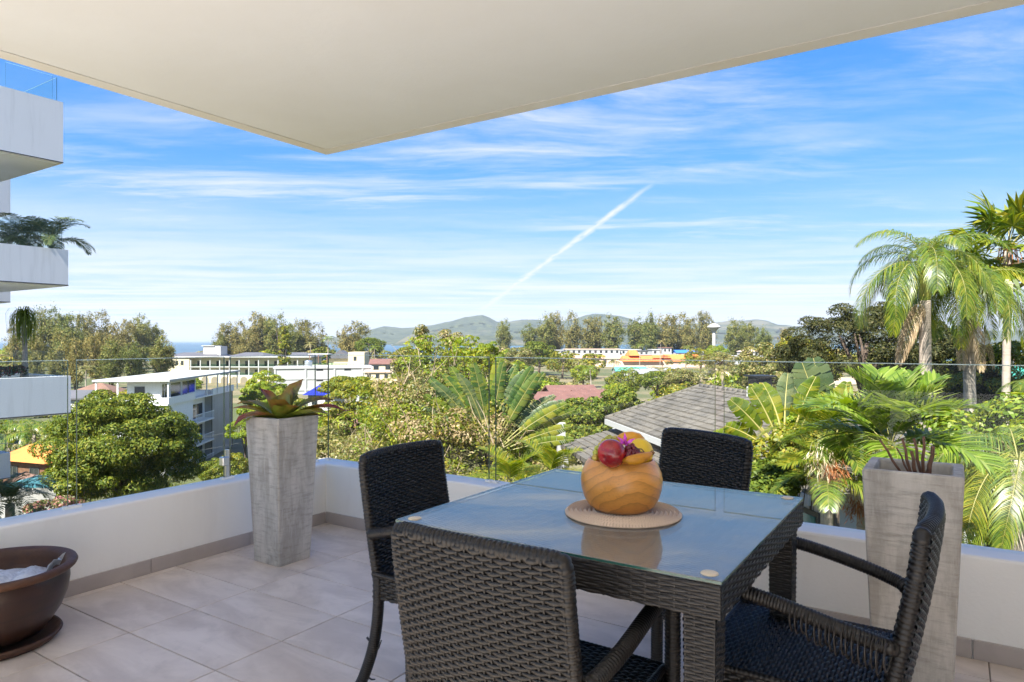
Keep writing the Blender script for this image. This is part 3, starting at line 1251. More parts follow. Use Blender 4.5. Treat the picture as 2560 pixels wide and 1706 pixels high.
# bromeliad with strap leaves
M_br = bpy.data.materials.new('bromeliad leaf')
M_br.use_nodes = True
_N = NT(M_br.node_tree)
_c = _N.new('ShaderNodeTexCoord').outputs['Object']
_g = _N.new('ShaderNodeObjectInfo')
_k = _N.math('ADD', _N.math('MULTIPLY', _N.vmath('LENGTH', _c), 3.6), _N.math('MULTIPLY_ADD', _N.noise(_c, 18, 3), .9, -.75))
_N.put(_N.n['Principled BSDF'].inputs['Base Color'], _N.ramp(_N.math('ADD', _k, _N.math('MULTIPLY_ADD', _g.outputs['Random'], .5, -.25)), [(0, (.22, .26, .03)), (.4, (.25, .17, .03)), (.72, (.24, .05, .03)), (1, (.17, .03, .04))]))
_N.n['Principled BSDF'].inputs['Roughness'].default_value = .32


def strap_leaf(az, el0, el1, length, width, curl=.25, n=10):
    m = smoothmb()
    p = Vector((0, 0, 0))
    vs, fs = [], []
    d = Vector((math.cos(az), math.sin(az), 0))
    s = Vector((-math.sin(az), math.cos(az), 0))
    for i in range(n + 1):
        k = i / n
        e = math.radians(el0 + (el1 - el0) * k ** 1.3)
        w = width * (.65 + .5 * math.sin(math.pi * min(k * 1.05, 1)) ** .7) * (1 - max(0, k - .80) / .2 * .93) * .5
        nrm = Vector((-math.sin(e) * d.x, -math.sin(e) * d.y, math.cos(e)))
        for j, q in enumerate((-1, -.5, 0, .5, 1)):
            vs.append(p + s * (q * w) + nrm * (abs(q) ** 2 * w * curl * 2))
        p = p + (d * math.cos(e) + Vector((0, 0, math.sin(e)))) * (length / n)
    for i in range(n):
        for j in range(4):
            a = i * 5 + j
            fs.append((a, a + 1, a + 6, a + 5))
    m.add(vs, fs)
    return m


br = thing('bromeliad', 'reddish green bromeliad with strap leaves in the corner planter', 'plant', PLL + Vector((0, 0, .745)), 0)
for az, e0, e1, L, w in ((-100, 62, 30, .17, .075), (-140, 35, -55, .26, .05), (178, 32, -8, .27, .045), (160, 40, -20, .31, .042), (150, 58, 25, .24, .05), (118, 64, 50, .16, .07), (95, 75, 55, .17, .045), (58, 66, 48, .25, .075),
                         (32, 48, -25, .30, .05), (8, 35, -30, .33, .045), (-12, 30, -15, .25, .06), (-40, 50, 10, .17, .07), (-165, 25, -35, .20, .045), (70, 70, 62, .19, .05), (-70, 55, 15, .15, .065), (20, 20, -10, .2, .05)):
    strap_leaf(math.radians(az), e0, e1, L * 1.12, w * 1.45).build('leaf', M_br, br)

# bare stems in the right planter
st = thing('cut_plant_stems', 'bare brown cut stems in the right planter', 'plant', PLR + Vector((0, 0, .725)), 0)
M_stem = mat('dry brown stem', (.13, .06, .035), .6, var=(30, (.20, .10, .06), .3))
for (x, y, px, py, dd, r) in ((-.01, -.01, 2198, 1100, .02, .004), (0, 0, 2254, 1097, -.02, .0045), (.012, 0, 2277, 1128, .0, .006), (.03, .0, 2283, 1096, .03, .005), (.03, .01, 2308, 1092, -.03, .005), (.03, -.01, 2331, 1116, -.02, .007), (.035, .01, 2322, 1150, .03, .004), (.02, .02, 2240, 1120, .05, .003)):
    e = P(px, py, PLR.y + dd) - (PLR + Vector((0, 0, .725)))
    b = Vector((x + .01, y, -.02))
    m = smoothmb()
    pts = [b + (e - b) * k + Vector((.004 * math.sin(k * 9), 0, 0)) for k in (0, .2, .4, .6, .8, 1)]
    m.tube(pts, [r * 1.25, r * 1.1, r, r * 1.05, r * .9, r * .85], 7)
    m.build('stem', M_stem, st)

# glazed brown pot with saucer and a plastic bag inside
pot = thing('brown_pot', 'wide brown glazed clay pot on a saucer at the left', 'pot', (-2.045, 2.70, 0), 0)
M_pot = mat('dark glazed clay', (.028, .014, .011), .33, var=(7, (.045, .021, .014), .3), streak=((2, 2, 55), (.017, .010, .009), .7), bump=(18, .06))
M_rim = mat('rust clay', (.105, .044, .020), .6, var=(10, (.050, .022, .012), .35), bump=(40, .2))
m = smoothmb()
m.lathe([(0, .035), (.150, .035), (.158, .040), (.190, .075), (.222, .125), (.245, .185), (.252, .235), (.250, .265), (.246, .276)], 56)
m.build('body', M_pot, pot)
m = smoothmb()
m.lathe([(.246, .274), (.262, .278), (.274, .288), (.279, .299), (.274, .309), (.262, .312), (.244, .306), (.236, .296), (.234, .270), (.236, .18), (0, .17)], 56)
m.build('rim', M_rim, pot)
m = smoothmb()
m.lathe([(0, 0), (.170, 0), (.200, .006), (.222, .030), (.228, .036), (.232, .034), (.234, .026), (.212, .0)][:1] + [(0, .001), (.180, .001), (.205, .006), (.226, .032), (.221, .040), (.213, .036), (.195, .014), (0, .014)], 56)
m.build('saucer', M_rim, pot)
# crumpled bag
nb = 34
vs, fs = [], []
for i in range(nb + 1):
    for j in range(nb):
        r = .215 * i / nb
        a = 2 * math.pi * j / nb
        x, y = r * math.cos(a), r * math.sin(a)
        z = .232 + .030 * float(vnoise(x * 26, y * 26, 3)) * (1 - (r / .24) ** 4) * .55 + .02 * (1 - (r / .215) ** 2)
        vs.append((x, y, z))
for i in range(nb):
    for j in range(nb):
        a, b = i * nb + j, i * nb + (j + 1) % nb
        fs.append((a, b, b + nb, a + nb))
m = smoothmb()
m.add(vs, fs)
M_bag = mat('crumpled plastic bag', (.55, .56, .58), .25, var=(16, (.78, .79, .80), .2), bump=(50, .6))
bag = thing('plastic_bag', 'crumpled pale plastic bag inside the brown pot', 'bag', (-2.045, 2.70, 0), 0)
m.build('sheet', M_bag, bag)
m = smoothmb()
vs, fs = [], []
for i in range(7):
    for j in range(5):
        k, q = i / 6, j / 4 - .5
        vs.append((.14 + .075 * k + .01 * math.sin(j * 2.1), .05 + q * .07 * (1 - k * .5) + .02 * k, .242 + .085 * k + .012 * math.sin(i * 1.7 + j)))
for i in range(6):
    for j in range(4):
        a = i * 5 + j
        fs.append((a, a + 1, a + 6, a + 5))
m.add(vs, fs)
m.build('corner_flap', M_bag, bag)

# ---------------------------------------------------------------- terrain
def sstep(x, a, b):
    t = np.clip((np.asarray(x, float) - a) / (b - a), 0, 1)
    return t * t * (3 - 2 * t)


def gz(x, y):
    x = np.asarray(x, float)
    y = np.asarray(y, float)
    plat = sstep(x, -1.0, 4.5) * (1 - sstep(y, 40, 66)) * (1 - sstep(x, 70, 120))
    mound = np.exp(-((x + 2.5) / 7.5) ** 2 - ((y - 25) / np.where(y < 25, 11.0, 15.0)) ** 2)
    h = -15.5 + np.maximum(10.0 * plat, 13.4 * mound)
    h = h + .35 * vnoise(x * .11, y * .11, 5) * (1 - sstep(y, 60, 140))
    h = h - 9 * sstep(y, 570, 680)
    return h


def g1(x, y):
    return float(gz(x, y))


def ground_mat():
    m = bpy.data.materials.new('scrubby ground')
    m.use_nodes = True
    N = NT(m.node_tree)
    bs = N.n['Principled BSDF']
    co = N.new('ShaderNodeTexCoord').outputs['Object']
    a = N.noise(co, .035, 6, .6, .4)
    b = N.noise(co, .6, 6, .65)
    c = N.mix(N.smooth(a, .42, .62), (.075, .085, .025), (.20, .155, .085))
    c = N.mix(N.math('MULTIPLY', N.smooth(b, .45, .7), .6), c, (.045, .060, .018))
    N.put(bs.inputs['Base Color'], c)
    bs.inputs['Roughness'].default_value = .95
    bp = N.new('ShaderNodeBump')
    bp.inputs['Strength'].default_value = .6
    N.l.new(b, bp.inputs['Height'])
    N.l.new(bp.outputs[0], bs.inputs['Normal'])
    return m


def build_ground():
    ys = np.concatenate([np.arange(-60, 8, 8), np.arange(8, 72, 1.6), np.arange(72, 200, 8), np.arange(200, 700, 20), [700, 760, 900]])
    xs = np.concatenate([np.arange(-900, -160, 60), np.arange(-160, -40, 10), np.arange(-40, 50, 1.6), np.arange(50, 160, 8), np.arange(160, 1300, 60)])
    X, Y = np.meshgrid(xs, ys)
    Z = gz(X, Y)
    V = np.stack([X, Y, Z], -1).reshape(-1, 3)
    nx, ny = len(xs), len(ys)
    i, j = np.meshgrid(np.arange(nx - 1), np.arange(ny - 1))
    a = (j * nx + i).ravel()
    Q = np.stack([a, a + 1, a + nx + 1, a + nx], 1)
    link('ground', npmesh('ground', V, Q, ground_mat(), True), kind='structure')
    # sea
    m = bpy.data.materials.new('sea water')
    m.use_nodes = True
    N = NT(m.node_tree)
    bs = N.n['Principled BSDF']
    co = N.new('ShaderNodeTexCoord').outputs['Object']
    n = N.noise(N.mapping(co, sc=(.0012, .006, 1)), 1.0, 5, .6)
    N.put(bs.inputs['Base Color'], N.mix(N.smooth(n, .4, .65), (.012, .055, .095), (.035, .10, .14)))
    bs.inputs['Roughness'].default_value = .28
    bp = N.new('ShaderNodeBump')
    bp.inputs['Strength'].default_value = .35
    bp.inputs['Distance'].default_value = 2.0
    N.l.new(N.noise(N.mapping(co, sc=(.06, .12, 1)), 1.0, 4), bp.inputs['Height'])
    N.l.new(bp.outputs[0], bs.inputs['Normal'])
    S = MB()
    S.add([(-9000, 590, -16.7), (9000, 590, -16.7), (9000, 9500, -16.7), (-9000, 9500, -16.7)], [(0, 1, 2, 3)])
    S.build('sea', m, kind='structure')


build_ground()


def hill_mat():
    m = bpy.data.materials.new('forested hill')
    m.use_nodes = True
    N = NT(m.node_tree)
    bs = N.n['Principled BSDF']
    co = N.new('ShaderNodeTexCoord').outputs['Object']
    a = N.noise(co, .02, 7, .7, .3)
    b = N.noise(co, .0035, 5, .6, .3)
    c = N.mix(N.smooth(a, .36, .62), (.014, .026, .012), (.060, .072, .030))
    c = N.mix(N.math('MULTIPLY', N.smooth(b, .54, .64), .6), c, (.15, .13, .08))
    N.put(bs.inputs['Base Color'], c)
    bs.inputs['Roughness'].default_value = 1.0
    bp = N.new('ShaderNodeBump')
    bp.inputs['Strength'].default_value = 1.0
    bp.inputs['Distance'].default_value = 12
    N.l.new(a, bp.inputs['Height'])
    N.l.new(bp.outputs[0], bs.inputs['Normal'])
    return m


M_hill = hill_mat()


def ridge(name, prof, D, depth, seed, foot=-18, steps=2.2, lumps=1.0):
    """a hill range whose crest follows the skyline points (px, py) at distance D"""
    px = np.array([p[0] for p in prof], float)
    py = np.array([p[1] for p in prof], float)
    cols = np.arange(px[0], px[-1] + steps, steps)
    yy = np.interp(cols, px, py)
    yy = yy + .8 * vnoise(cols * .06, cols * 0 + seed, seed) * lumps * np.clip((850 - yy) / 20, 0, 1)
    crest = CAMZ + (853 - yy) / F * D
    rows = 26
    V = []
    for r in range(rows + 1):
        k = r / rows
        if k <= .62:
            t = k / .62
            h = t ** .85
            d = D - depth * (1 - t)
        else:
            t = (k - .62) / .38
            h = 1 - t ** 1.5
            d = D + depth * .8 * t
        X = (cols - 1280) / F * D
        n = vnoise(X * .006 + 3, np.full_like(X, d * .006), seed + 2)
        dd = d + n * depth * .13 * math.sin(math.pi * min(1, h)) + 0 * X
        hh = foot + (crest - foot) * h * (1 + .16 * n * (1 - h) * 1.4)
        V.append(np.stack([X * (d / D) ** .3, dd, hh], 1))
    V = np.concatenate(V)
    nc = len(cols)
    i, j = np.meshgrid(np.arange(nc - 1), np.arange(rows))
    a = (j * nc + i).ravel()
    Q = np.stack([a, a + 1, a + nc + 1, a + nc], 1)
    return link(name, npmesh(name, V, Q, M_hill, True), kind='structure')


ridge('far_hills', [(800, 849), (840, 843), (880, 834), (920, 826), (960, 816), (1000, 819), (1040, 819), (1086, 812), (1123, 804), (1161, 793), (1206, 788), (1225, 794), (1241, 803), (1275, 805), (1304, 799), (1344, 800), (1400, 803), (1436, 799), (1465, 787), (1488, 784), (1516, 787), (1545, 789), (1574, 797), (1612, 812), (1680, 814), (1738, 809), (1802, 806), (1830, 799), (1853, 802), (1888, 799), (1916, 802), (1945, 812), (2000, 816), (2100, 822), (2250, 822), (2400, 828), (2600, 826), (2800, 835)], 4600, 1100, 11)
ridge('headland', [(1000, 852), (1015, 843), (1040, 832), (1065, 827), (1095, 829), (1120, 834), (1150, 838), (1200, 839), (1250, 838), (1290, 843), (1330, 850), (1345, 853)], 2900, 330, 23, lumps=.6)


# ---------------------------------------------------------------- foliage generators
def unit(v):
    return v / np.maximum(np.linalg.norm(v, axis=-1, keepdims=True), 1e-9)


def leaf_cards(C, Nrm, Dir, L, Wd, fold=.18):
    """diamond leaf for each centre: C (n,3), normal, direction; L, Wd arrays"""
    n = len(C)
    Dir = unit(Dir - Nrm * np.sum(Dir * Nrm, 1, keepdims=True))
    S = np.cross(Nrm, Dir)
    L = np.broadcast_to(L, n)[:, None]
    Wd = np.broadcast_to(Wd, n)[:, None]
    a = C - Dir * L * .5
    b = C + S * Wd * .5 + Nrm * Wd * fold - Dir * L * .08
    c = C + Dir * L * .5 - Nrm * L * .08
    d = C - S * Wd * .5 + Nrm * Wd * fold - Dir * L * .08
    V = np.stack([a, b, c, d], 1).reshape(-1, 3)
    Q = np.arange(4 * n).reshape(n, 4)
    return V, Q


def crown_leaves(rs, n, R, clumps, cr, L, Wd, hollow=.5, flat=.6, droop=.3, up=.35, lowcut=-.75):
    """leaves gathered in clumps over an ellipsoid R=(rx,ry,rz) centred at origin"""
    d = unit(rs.normal(size=(clumps * 3, 3)))
    d = d[d[:, 2] > lowcut][:clumps]
    k = len(d)
    rad = rs.uniform(hollow, 1.0, k) ** .6
    cc = d * rad[:, None] * (np.array(R) - cr * .6)
    size = cr * rs.uniform(.6, 1.25, k)
    w = size ** 2
    idx = rs.choice(k, n, p=w / w.sum())
    u = unit(rs.normal(size=(n, 3)) + d[idx] * .55 + np.array([0, 0, .35]))
    rr = rs.uniform(.55, 1.05, n) ** .5
    C = cc[idx] + u * (size[idx] * rr)[:, None] * np.array([1, 1, flat])
    Nrm = unit(u + np.array([0, 0, up]) + rs.normal(size=(n, 3)) * .45)
    Dir = rs.normal(size=(n, 3)) + u * .4 - np.array([0, 0, droop])
    l = L * rs.uniform(.65, 1.3, n)
    return leaf_cards(C, Nrm, Dir, l, l * Wd)


M_bark = mat('grey bark', (.16, .12, .085), .9, var=(6, (.09, .065, .045), .3), bump=(14, .6))
M_bark2 = mat('dark bark', (.09, .065, .045), .9, var=(6, (.05, .035, .025), .3), bump=(14, .6))


def trunk_mesh(rs, h, r, limbs, spread, zs=.45, m=None):
    """tapered trunk from z=-h to 0 (crown centre) with limbs"""
    mb = smoothmb()
    top = Vector((rs.uniform(-.1, .1) * spread, rs.uniform(-.1, .1) * spread, spread * .25))
    b = Vector((0, 0, -h))
    pts = [b, b.lerp(top, .33) + Vector((rs.uniform(-1, 1), rs.uniform(-1, 1), 0)) * r, b.lerp(top, .7) + Vector((rs.uniform(-1, 1), rs.uniform(-1, 1), 0)) * r, top]
    mb.tube(pts, [r * 1.25, r, r * .75, r * .3], 8)
    for k in range(limbs):
        a = 2 * math.pi * (k + rs.uniform(0, .6)) / limbs
        s = b.lerp(top, rs.uniform(.45, .85))
        e = Vector((math.cos(a) * spread * rs.uniform(.5, .85), math.sin(a) * spread * rs.uniform(.5, .85), spread * rs.uniform(-.05, .6)))
        mb.tube([s, s.lerp(e, .5) + Vector((0, 0, spread * .06)), e], [r * .5, r * .32, r * .1], 6)
    return mb.mesh('trunk', m or M_bark)


G_dark = leafmat('dark mango leaf', [(0.035, 0.056, 0.008), (0.068, 0.105, 0.011), (0.117, 0.155, 0.016), (0.216, 0.211, 0.024)], .25, .55, .22)
G_mid = leafmat('mid green leaf', [(0.063, 0.095, 0.011), (0.118, 0.155, 0.014), (0.198, 0.215, 0.021), (0.308, 0.242, 0.026)], .35)
G_bright = leafmat('bright green leaf', [(0.091, 0.152, 0.012), (0.150, 0.229, 0.016), (0.226, 0.280, 0.023), (0.332, 0.318, 0.027)], .4)
G_olive = leafmat('olive scrub leaf', [(0.068, 0.088, 0.022), (0.121, 0.142, 0.032), (0.203, 0.203, 0.054), (0.297, 0.243, 0.081), (0.351, 0.284, 0.149)], .35)
G_dry = leafmat('dry straw leaf', [(0.192, 0.132, 0.060), (0.312, 0.228, 0.108), (0.432, 0.336, 0.180)], .3)
G_casu = leafmat('casuarina needles', [(0.080, 0.097, 0.023), (0.143, 0.142, 0.038), (0.221, 0.191, 0.053), (0.317, 0.250, 0.077)], .3, .7)
G_casg = leafmat('green casuarina needles', [(0.060, 0.090, 0.020), (0.110, 0.139, 0.028), (0.185, 0.197, 0.044), (0.271, 0.229, 0.067)], .3, .7)
G_palm = leafmat('palm leaflet', [(0.044, 0.091, 0.012), (0.088, 0.148, 0.016), (0.151, 0.205, 0.022), (0.252, 0.251, 0.031)], .35, .35, .5)
G_palmy = leafmat('yellow green palm leaflet', [(0.077, 0.128, 0.011), (0.144, 0.197, 0.018), (0.230, 0.256, 0.024), (0.346, 0.295, 0.029)], .45, .35, .5)
G_palmd = leafmat('dry palm leaflet', [(0.288, 0.204, 0.108), (0.432, 0.324, 0.192), (0.552, 0.444, 0.300)], .3, .6)
G_palmg = leafmat('greyish palm leaflet', [(0.054, 0.090, 0.036), (0.096, 0.132, 0.054), (0.156, 0.180, 0.072)], .35, .4)
M_pstem = mat('palm stalk', (.20, .20, .05), .5, var=(8, (.28, .24, .08), .3))
M_ptrunk = mat('palm trunk', (.30, .25, .20), .85, var=(5, (.40, .34, .28), .3), streak=((1, 1, 16), (.17, .14, .11), .8), bump=(20, .4))

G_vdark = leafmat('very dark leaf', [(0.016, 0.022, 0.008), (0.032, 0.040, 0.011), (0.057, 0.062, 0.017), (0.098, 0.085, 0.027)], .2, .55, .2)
G_trav = leafmat('travellers palm blade', [(.035, .075, .016), (.060, .11, .022), (.10, .15, .032), (.17, .18, .03)], .3, .4, .4)
RS = np.random.RandomState(20)


def tree_variant(kind, seed):
    """returns (crown mesh, trunk mesh) for unit-ish trees; crown centre at origin"""
    rs = np.random.RandomState(seed)
    if kind == 'casuarina':       # about 24 m tall, origin at ground
        H = 24.0
        V, Q = [], []
        tops = [(rs.uniform(-.6, .6), rs.uniform(-.6, .6), H)] + [(rs.uniform(-4.2, 4.2), rs.uniform(-3, 3), H * rs.uniform(.55, .95)) for _ in range(5)]
        b = 0
        for (tx, ty, tz) in tops:
            # tufts of needles carried on ascending side branches
            nb = int(34 * tz / H)
            tt = rs.uniform(.30, 1.0, nb)
            ang = rs.uniform(0, 6.283, nb)
            reach = (.5 + 3.4 * np.sin(np.pi * np.clip((tt - .18) / .95, 0, 1)) ** .8) * rs.uniform(.35, 1.15, nb)
            bx = tx * tt + np.cos(ang) * reach
            by = ty * tt + np.sin(ang) * reach
            bz = tz * tt + reach * .35
            sz = rs.uniform(.55, 1.35, nb)
            per = 46
            k = np.repeat(np.arange(nb), per)
            n = len(k)
            off = rs.normal(size=(n, 3)) * sz[k][:, None] * np.array([.62, .62, .95])
            C = np.stack([bx[k], by[k], bz[k]], 1) + off
            out = np.stack([np.cos(ang[k]), np.sin(ang[k]), np.full(n, .2)], 1)
            N_ = unit(out + rs.normal(size=(n, 3)) * .8)
            D_ = out * .35 + np.array([0, 0, .8]) + rs.normal(size=(n, 3)) * .6
            l = rs.uniform(.5, 1.25, n)
            v, q = leaf_cards(C, N_, D_, l, l * .30)
            V.append(v)
            Q.append(q + b)
            b += len(v)
        tm = smoothmb()
        for (tx, ty, tz) in tops:
            tm.tube([(0, 0, -2), (tx * .3, ty * .3, tz * .35), (tx * .75, ty * .75, tz * .75), (tx, ty, tz * .97)], [.38, .25, .14, .03], 6)
        return npmesh('crown', np.concatenate(V), np.concatenate(Q), G_casu if seed % 2 else G_casg), tm.mesh('trunk', M_bark2)
    if kind == 'round':           # radius 1 crown
        V, Q = crown_leaves(rs, 4200, (1, 1, .8), 60, .27, .105, .5)
        return npmesh('crown', V, Q, [G_mid, G_dark, G_bright, G_olive][seed % 4]), trunk_mesh(rs, 1.6, .07, 5, .8)


def put_tree(name, label, cat, crown, trunk, loc, scale, rotz, group=None, mat_=None):
    t = thing(name, label, cat, loc, rotz, group)
    t.scale = (scale,) * 3 if not hasattr(scale, '__len__') else scale
    link('trunk', trunk, t)
    c = link('crown', crown, t)
    return t


# --- feather palm fronds
def frond_mesh(seed, length=2.6, el0=62, el1=-55, n=44, leaf=.62, wid=.035, vee=.5, hang=.5, base=.14, mat_=None, curl=1.2, twist=0.0, tipdry=False):
    """arching leaf in the x-z plane starting at the origin towards +x"""
    rs = np.random.RandomState(seed)
    P_, T_ = [], []
    p = np.zeros(3)
    steps = 60
    for i in range(steps + 1):
        k = i / steps
        e = math.radians(el0 + (el1 - el0) * k ** curl)
        t = np.array([math.cos(e), math.sin(twist * k) * .25, math.sin(e)])
        P_.append(p.copy())
        T_.append(t)
        p = p + t * length / steps
    P_ = np.array(P_)
    T_ = np.array(T_)
    mb = smoothmb()
    mb.cur = 1
    mb.tube([tuple(P_[i]) for i in range(0, steps + 1, 5)], [max(.003, .014 * length / 2.6 * (1 - i / steps * .85)) for i in range(0, steps + 1, 5)], 5, cap=False)
    mb.cur = 0
    for j in range(n):
        k = base + (1 - base) * (j + .5) / n
        f = k * steps
        i0 = min(int(f), steps - 1)
        pos = P_[i0] + (P_[i0 + 1] - P_[i0]) * (f - i0)
        t = T_[i0]
        t = t / np.linalg.norm(t)
        side = np.array([-t[1], t[0], 0.0])
        side = np.array([0, 1.0, 0])
        upv = np.cross(t, side)
        upv = -upv if upv[2] < 0 else upv
        ll = leaf * (math.sin(math.pi * min(1, .12 + .86 * k)) ** .55) * rs.uniform(.85, 1.1)
        w = wid * rs.uniform(.8, 1.15)
        for s in (-1, 1):
            d0 = side * s * 1.0 + t * (.55 + .5 * k) + upv * (vee + rs.uniform(-.2, .2))
            d0 = d0 / np.linalg.norm(d0)
            hg = hang * rs.uniform(.7, 1.3)
            d1 = d0 + np.array([0, 0, -hg])
            d1 /= np.linalg.norm(d1)
            d2 = d1 + np.array([0, 0, -hg * 1.3])
            d2 /= np.linalg.norm(d2)
            a = pos
            b = a + d0 * ll * .3
            c = b + d1 * ll * .4
            e = c + d2 * ll * .3
            ws = np.cross(d0, upv)
            ws = ws / (np.linalg.norm(ws) + 1e-9)
            vs = [a - ws * w * .25, a + ws * w * .25, b + ws * w * .5, c + ws * w * .42, e, c - ws * w * .42, b - ws * w * .5]
            mb.add(vs, [(0, 1, 2, 6), (6, 2, 3, 5), (5, 3, 4)])
    return mb.mesh('frond', [mat_ or G_palm, M_pstem])


def fan_leaf_mesh(seed, stalk=.8, rad=.8, n=26, mat_=None, droop=.35):
    rs = np.random.RandomState(seed)
    mb = MB()
    mb.cur = 1
    mb.tube([(0, 0, 0), (stalk * .5, 0, stalk * .06), (stalk, 0, 0)], [.014, .01, .008], 5, cap=False)
    mb.cur = 0
    for k in range(n):
        a = math.radians(-150 + 300 * (k + .5) / n)
        ll = rad * (1 - .22 * (abs(a) / 2.6) ** 2) * rs.uniform(.9, 1.08)
        d = Vector((math.cos(a), math.sin(a), .12 * math.cos(a * 3 + k)))
        w = ll * .075
        s = Vector((-math.sin(a), math.cos(a), 0))
        o = Vector((stalk, 0, 0))
        b = o + d * ll * .55
        e = o + d * ll + Vector((0, 0, -droop * ll * rs.uniform(.5, 1.3)))
        mb.add([o, b + s * w, e, b - s * w + Vector((0, 0, -.02 * ll))], [(0, 1, 2, 3)])
    return mb.mesh('frond', [mat_ or G_palm, M_pstem])


def palm(name, label, base, top, r0, r1, fronds, nf, seed, cat='palm', group=None, scale=1.0, tilt=(0, 1), trunk_mat=None, shaft=None, dead=0, dead_mesh=None, lean=.0, spin=0):
    """trunk from base to top (world), fronds: list of meshes spread round the top"""
    rs = np.random.RandomState(seed)
    base = Vector(base)
    top = Vector(top)
    t = thing(name, label, cat, base, 0, group)
    h = top - base
    mb = smoothmb()
    n = 22
    pts = [h * (i / n) + Vector((lean * math.sin(math.pi * i / n), 0, 0)) for i in range(n + 1)]
    mb.tube(pts, [(r0 + (r1 - r0) * (i / n) ** .7) * (1 + .035 * (i % 2)) for i in range(n + 1)], 12)
    mb.build('trunk', trunk_mat or M_ptrunk, t)
    if shaft:
        L, r, m_ = shaft
        s = smoothmb()
        s.lathe([(r1 * .9, -.05), (r * 1.05, L * .12), (r, L * .45), (r * .7, L * .85), (r * .35, L * 1.05), (0, L * 1.1)], 12, tuple(h))
        s.build('crownshaft', m_, t)
        h = h + Vector((0, 0, L * .92))
    for k in range(nf):
        az = spin + 2 * math.pi * (k * .382 * 1.0 + rs.uniform(-.03, .03))
        lvl = (k + .5) / nf
        me = fronds[min(int(lvl * len(fronds)), len(fronds) - 1)]
        o = link('frond', me, t, loc=h, rot=(rs.uniform(-.2, .2), rs.uniform(-.10, .10), az), scale=scale * rs.uniform(.9, 1.08))
    for k in range(dead):
        az = rs.uniform(0, 6.28)
        link('dry_frond', dead_mesh, t, loc=h - Vector((0, 0, (shaft[0] if shaft else .1) * .8)), rot=(rs.uniform(-.3, .3), 0, az), scale=scale * rs.uniform(.8, 1.0))
    return t


# --- paddle leaves (traveller's palm, banana)
def paddle_mesh(seed, stalk=1.6, blade=1.9, wid=.50, tear=.5, mat_=None, bend=.25, stem_m=None):
    """leaf along +z: stalk then split blade; faces -y, arching a little to +x at the tip"""
    rs = np.random.RandomState(seed)
    mb = smoothmb()

    def ctr(t):
        k = t / (stalk + blade)
        return np.array([bend * k ** 2.5 * (stalk + blade) * .6, 0.0, t * (1 - .12 * bend * k * k)])
    ts = np.linspace(0, stalk + blade, 14)
    mb.cur = 1
    mb.tube([tuple(ctr(t)) for t in ts], [max(.005, .026 * (1 - t / (stalk + blade) * .9)) for t in ts], 6, cap=False, flat=1.3)
    mb.cur = 0
    n = 26
    for s in (-1, 1):
        i = 0
        droop = 0.0
        while i < n:
            run = 1 if rs.rand() < tear else rs.randint(2, 5)
            run = min(run, n - i)
            droop = rs.uniform(-.05, .40) * tear
            yoff = rs.uniform(-.10, .10)
            vs, fs = [], []
            for q in range(run + 1):
                k = (i + q - (.0 if q < run else .12)) / n
                t = stalk + blade * k
                c = ctr(t)
                w = wid * .5 * (math.sin(math.pi * (.06 + .90 * k)) ** .55) * rs.uniform(.94, 1.04)
                lift = .30 * w
                vs.append(c + np.array([0, 0, 0]))
                vs.append(c + np.array([s * w * .55, -.10 * w + yoff * .5 * w, lift * .6 - droop * w * .3]))
                vs.append(c + np.array([s * w, .12 * w + yoff * w, lift - droop * w]))
            for q in range(run):
                a = q * 3
                for z in (0, 1):
                    f = (a + z, a + z + 1, a + z + 4, a + z + 3)
                    fs.append(f if s > 0 else f[::-1])
            mb.add([tuple(v) for v in vs], fs)
            i += run
    return mb.mesh('leaf', [mat_ or G_palm, stem_m or M_pstem])


def fan_plant(name, label, base, leaves, angs, seed, yaw=0.0, scale=1.0, cat='plant', trunk=None, tw=.18):
    rs = np.random.RandomState(seed)
    t = thing(name, label, cat, base, yaw)
    if trunk:
        mb = smoothmb()
        mb.tube([(0, 0, -trunk), (0, 0, -trunk * .5), (0, 0, .1)], [tw, tw * .9, tw * .75], 10)
        mb.build('trunk', M_bark, t)
    for i, a in enumerate(angs):
        a, s = a if isinstance(a, tuple) else (a, 1.0)
        me = leaves[rs.randint(len(leaves))]
        sgn = 1 if a >= 0 else -1
        o = link('leaf', me, t, loc=(.05 * a / 60 * scale, (i % 2) * .05 - .02, 0), rot=(rs.uniform(-.12, .12), math.radians(a), rs.uniform(-.2, .2)), scale=(sgn * scale * s * rs.uniform(.95, 1.05), scale * s, scale * s * rs.uniform(.95, 1.05)))
    return t

# ---------------------------------------------------------------- buildings
M_white = mat('white render', (.46, .46, .45), .7, var=(.5, (.41, .41, .40), .3), streak=((1.5, 1.5, .12), (.42, .40, .38), .3))
M_white2 = mat('sun-toned white render', (.40, .40, .395), .65, var=(.3, (.37, .37, .365), .3))  # white toned down in colour for faces in full sun
M_white_lift = mat('shade-lifted white render', (.78, .775, .765), .7, var=(.5, (.74, .735, .725), .3), streak=((5, 5, .45), (.56, .55, .53), .38))  # white kept lighter in colour for faces in shade, with streaks
M_cream = mat('cream render', (.58, .50, .34), .75, var=(.3, (.52, .45, .31), .3))
M_concr = mat('raw concrete', (.42, .41, .38), .85, var=(.4, (.34, .33, .30), .3), streak=((1.2, 1.2, .1), (.28, .27, .25), .5))
M_dkwin = mat('dark window glass', (.02, .026, .028), .08, spec=.8)
M_frame = mat('dark frame', (.06, .06, .06), .5)
M_grroof = mat('grey roof', (.105, .105, .115), .7, var=(.3, (.08, .08, .09), .3))
M_red = mat('faded red tile', (.19, .088, .068), .8, var=(.8, (.13, .06, .048), .3), bump=(6, .3))
M_brown = mat('brown tile', (.22, .12, .085), .85, var=(.8, (.15, .085, .06), .3))
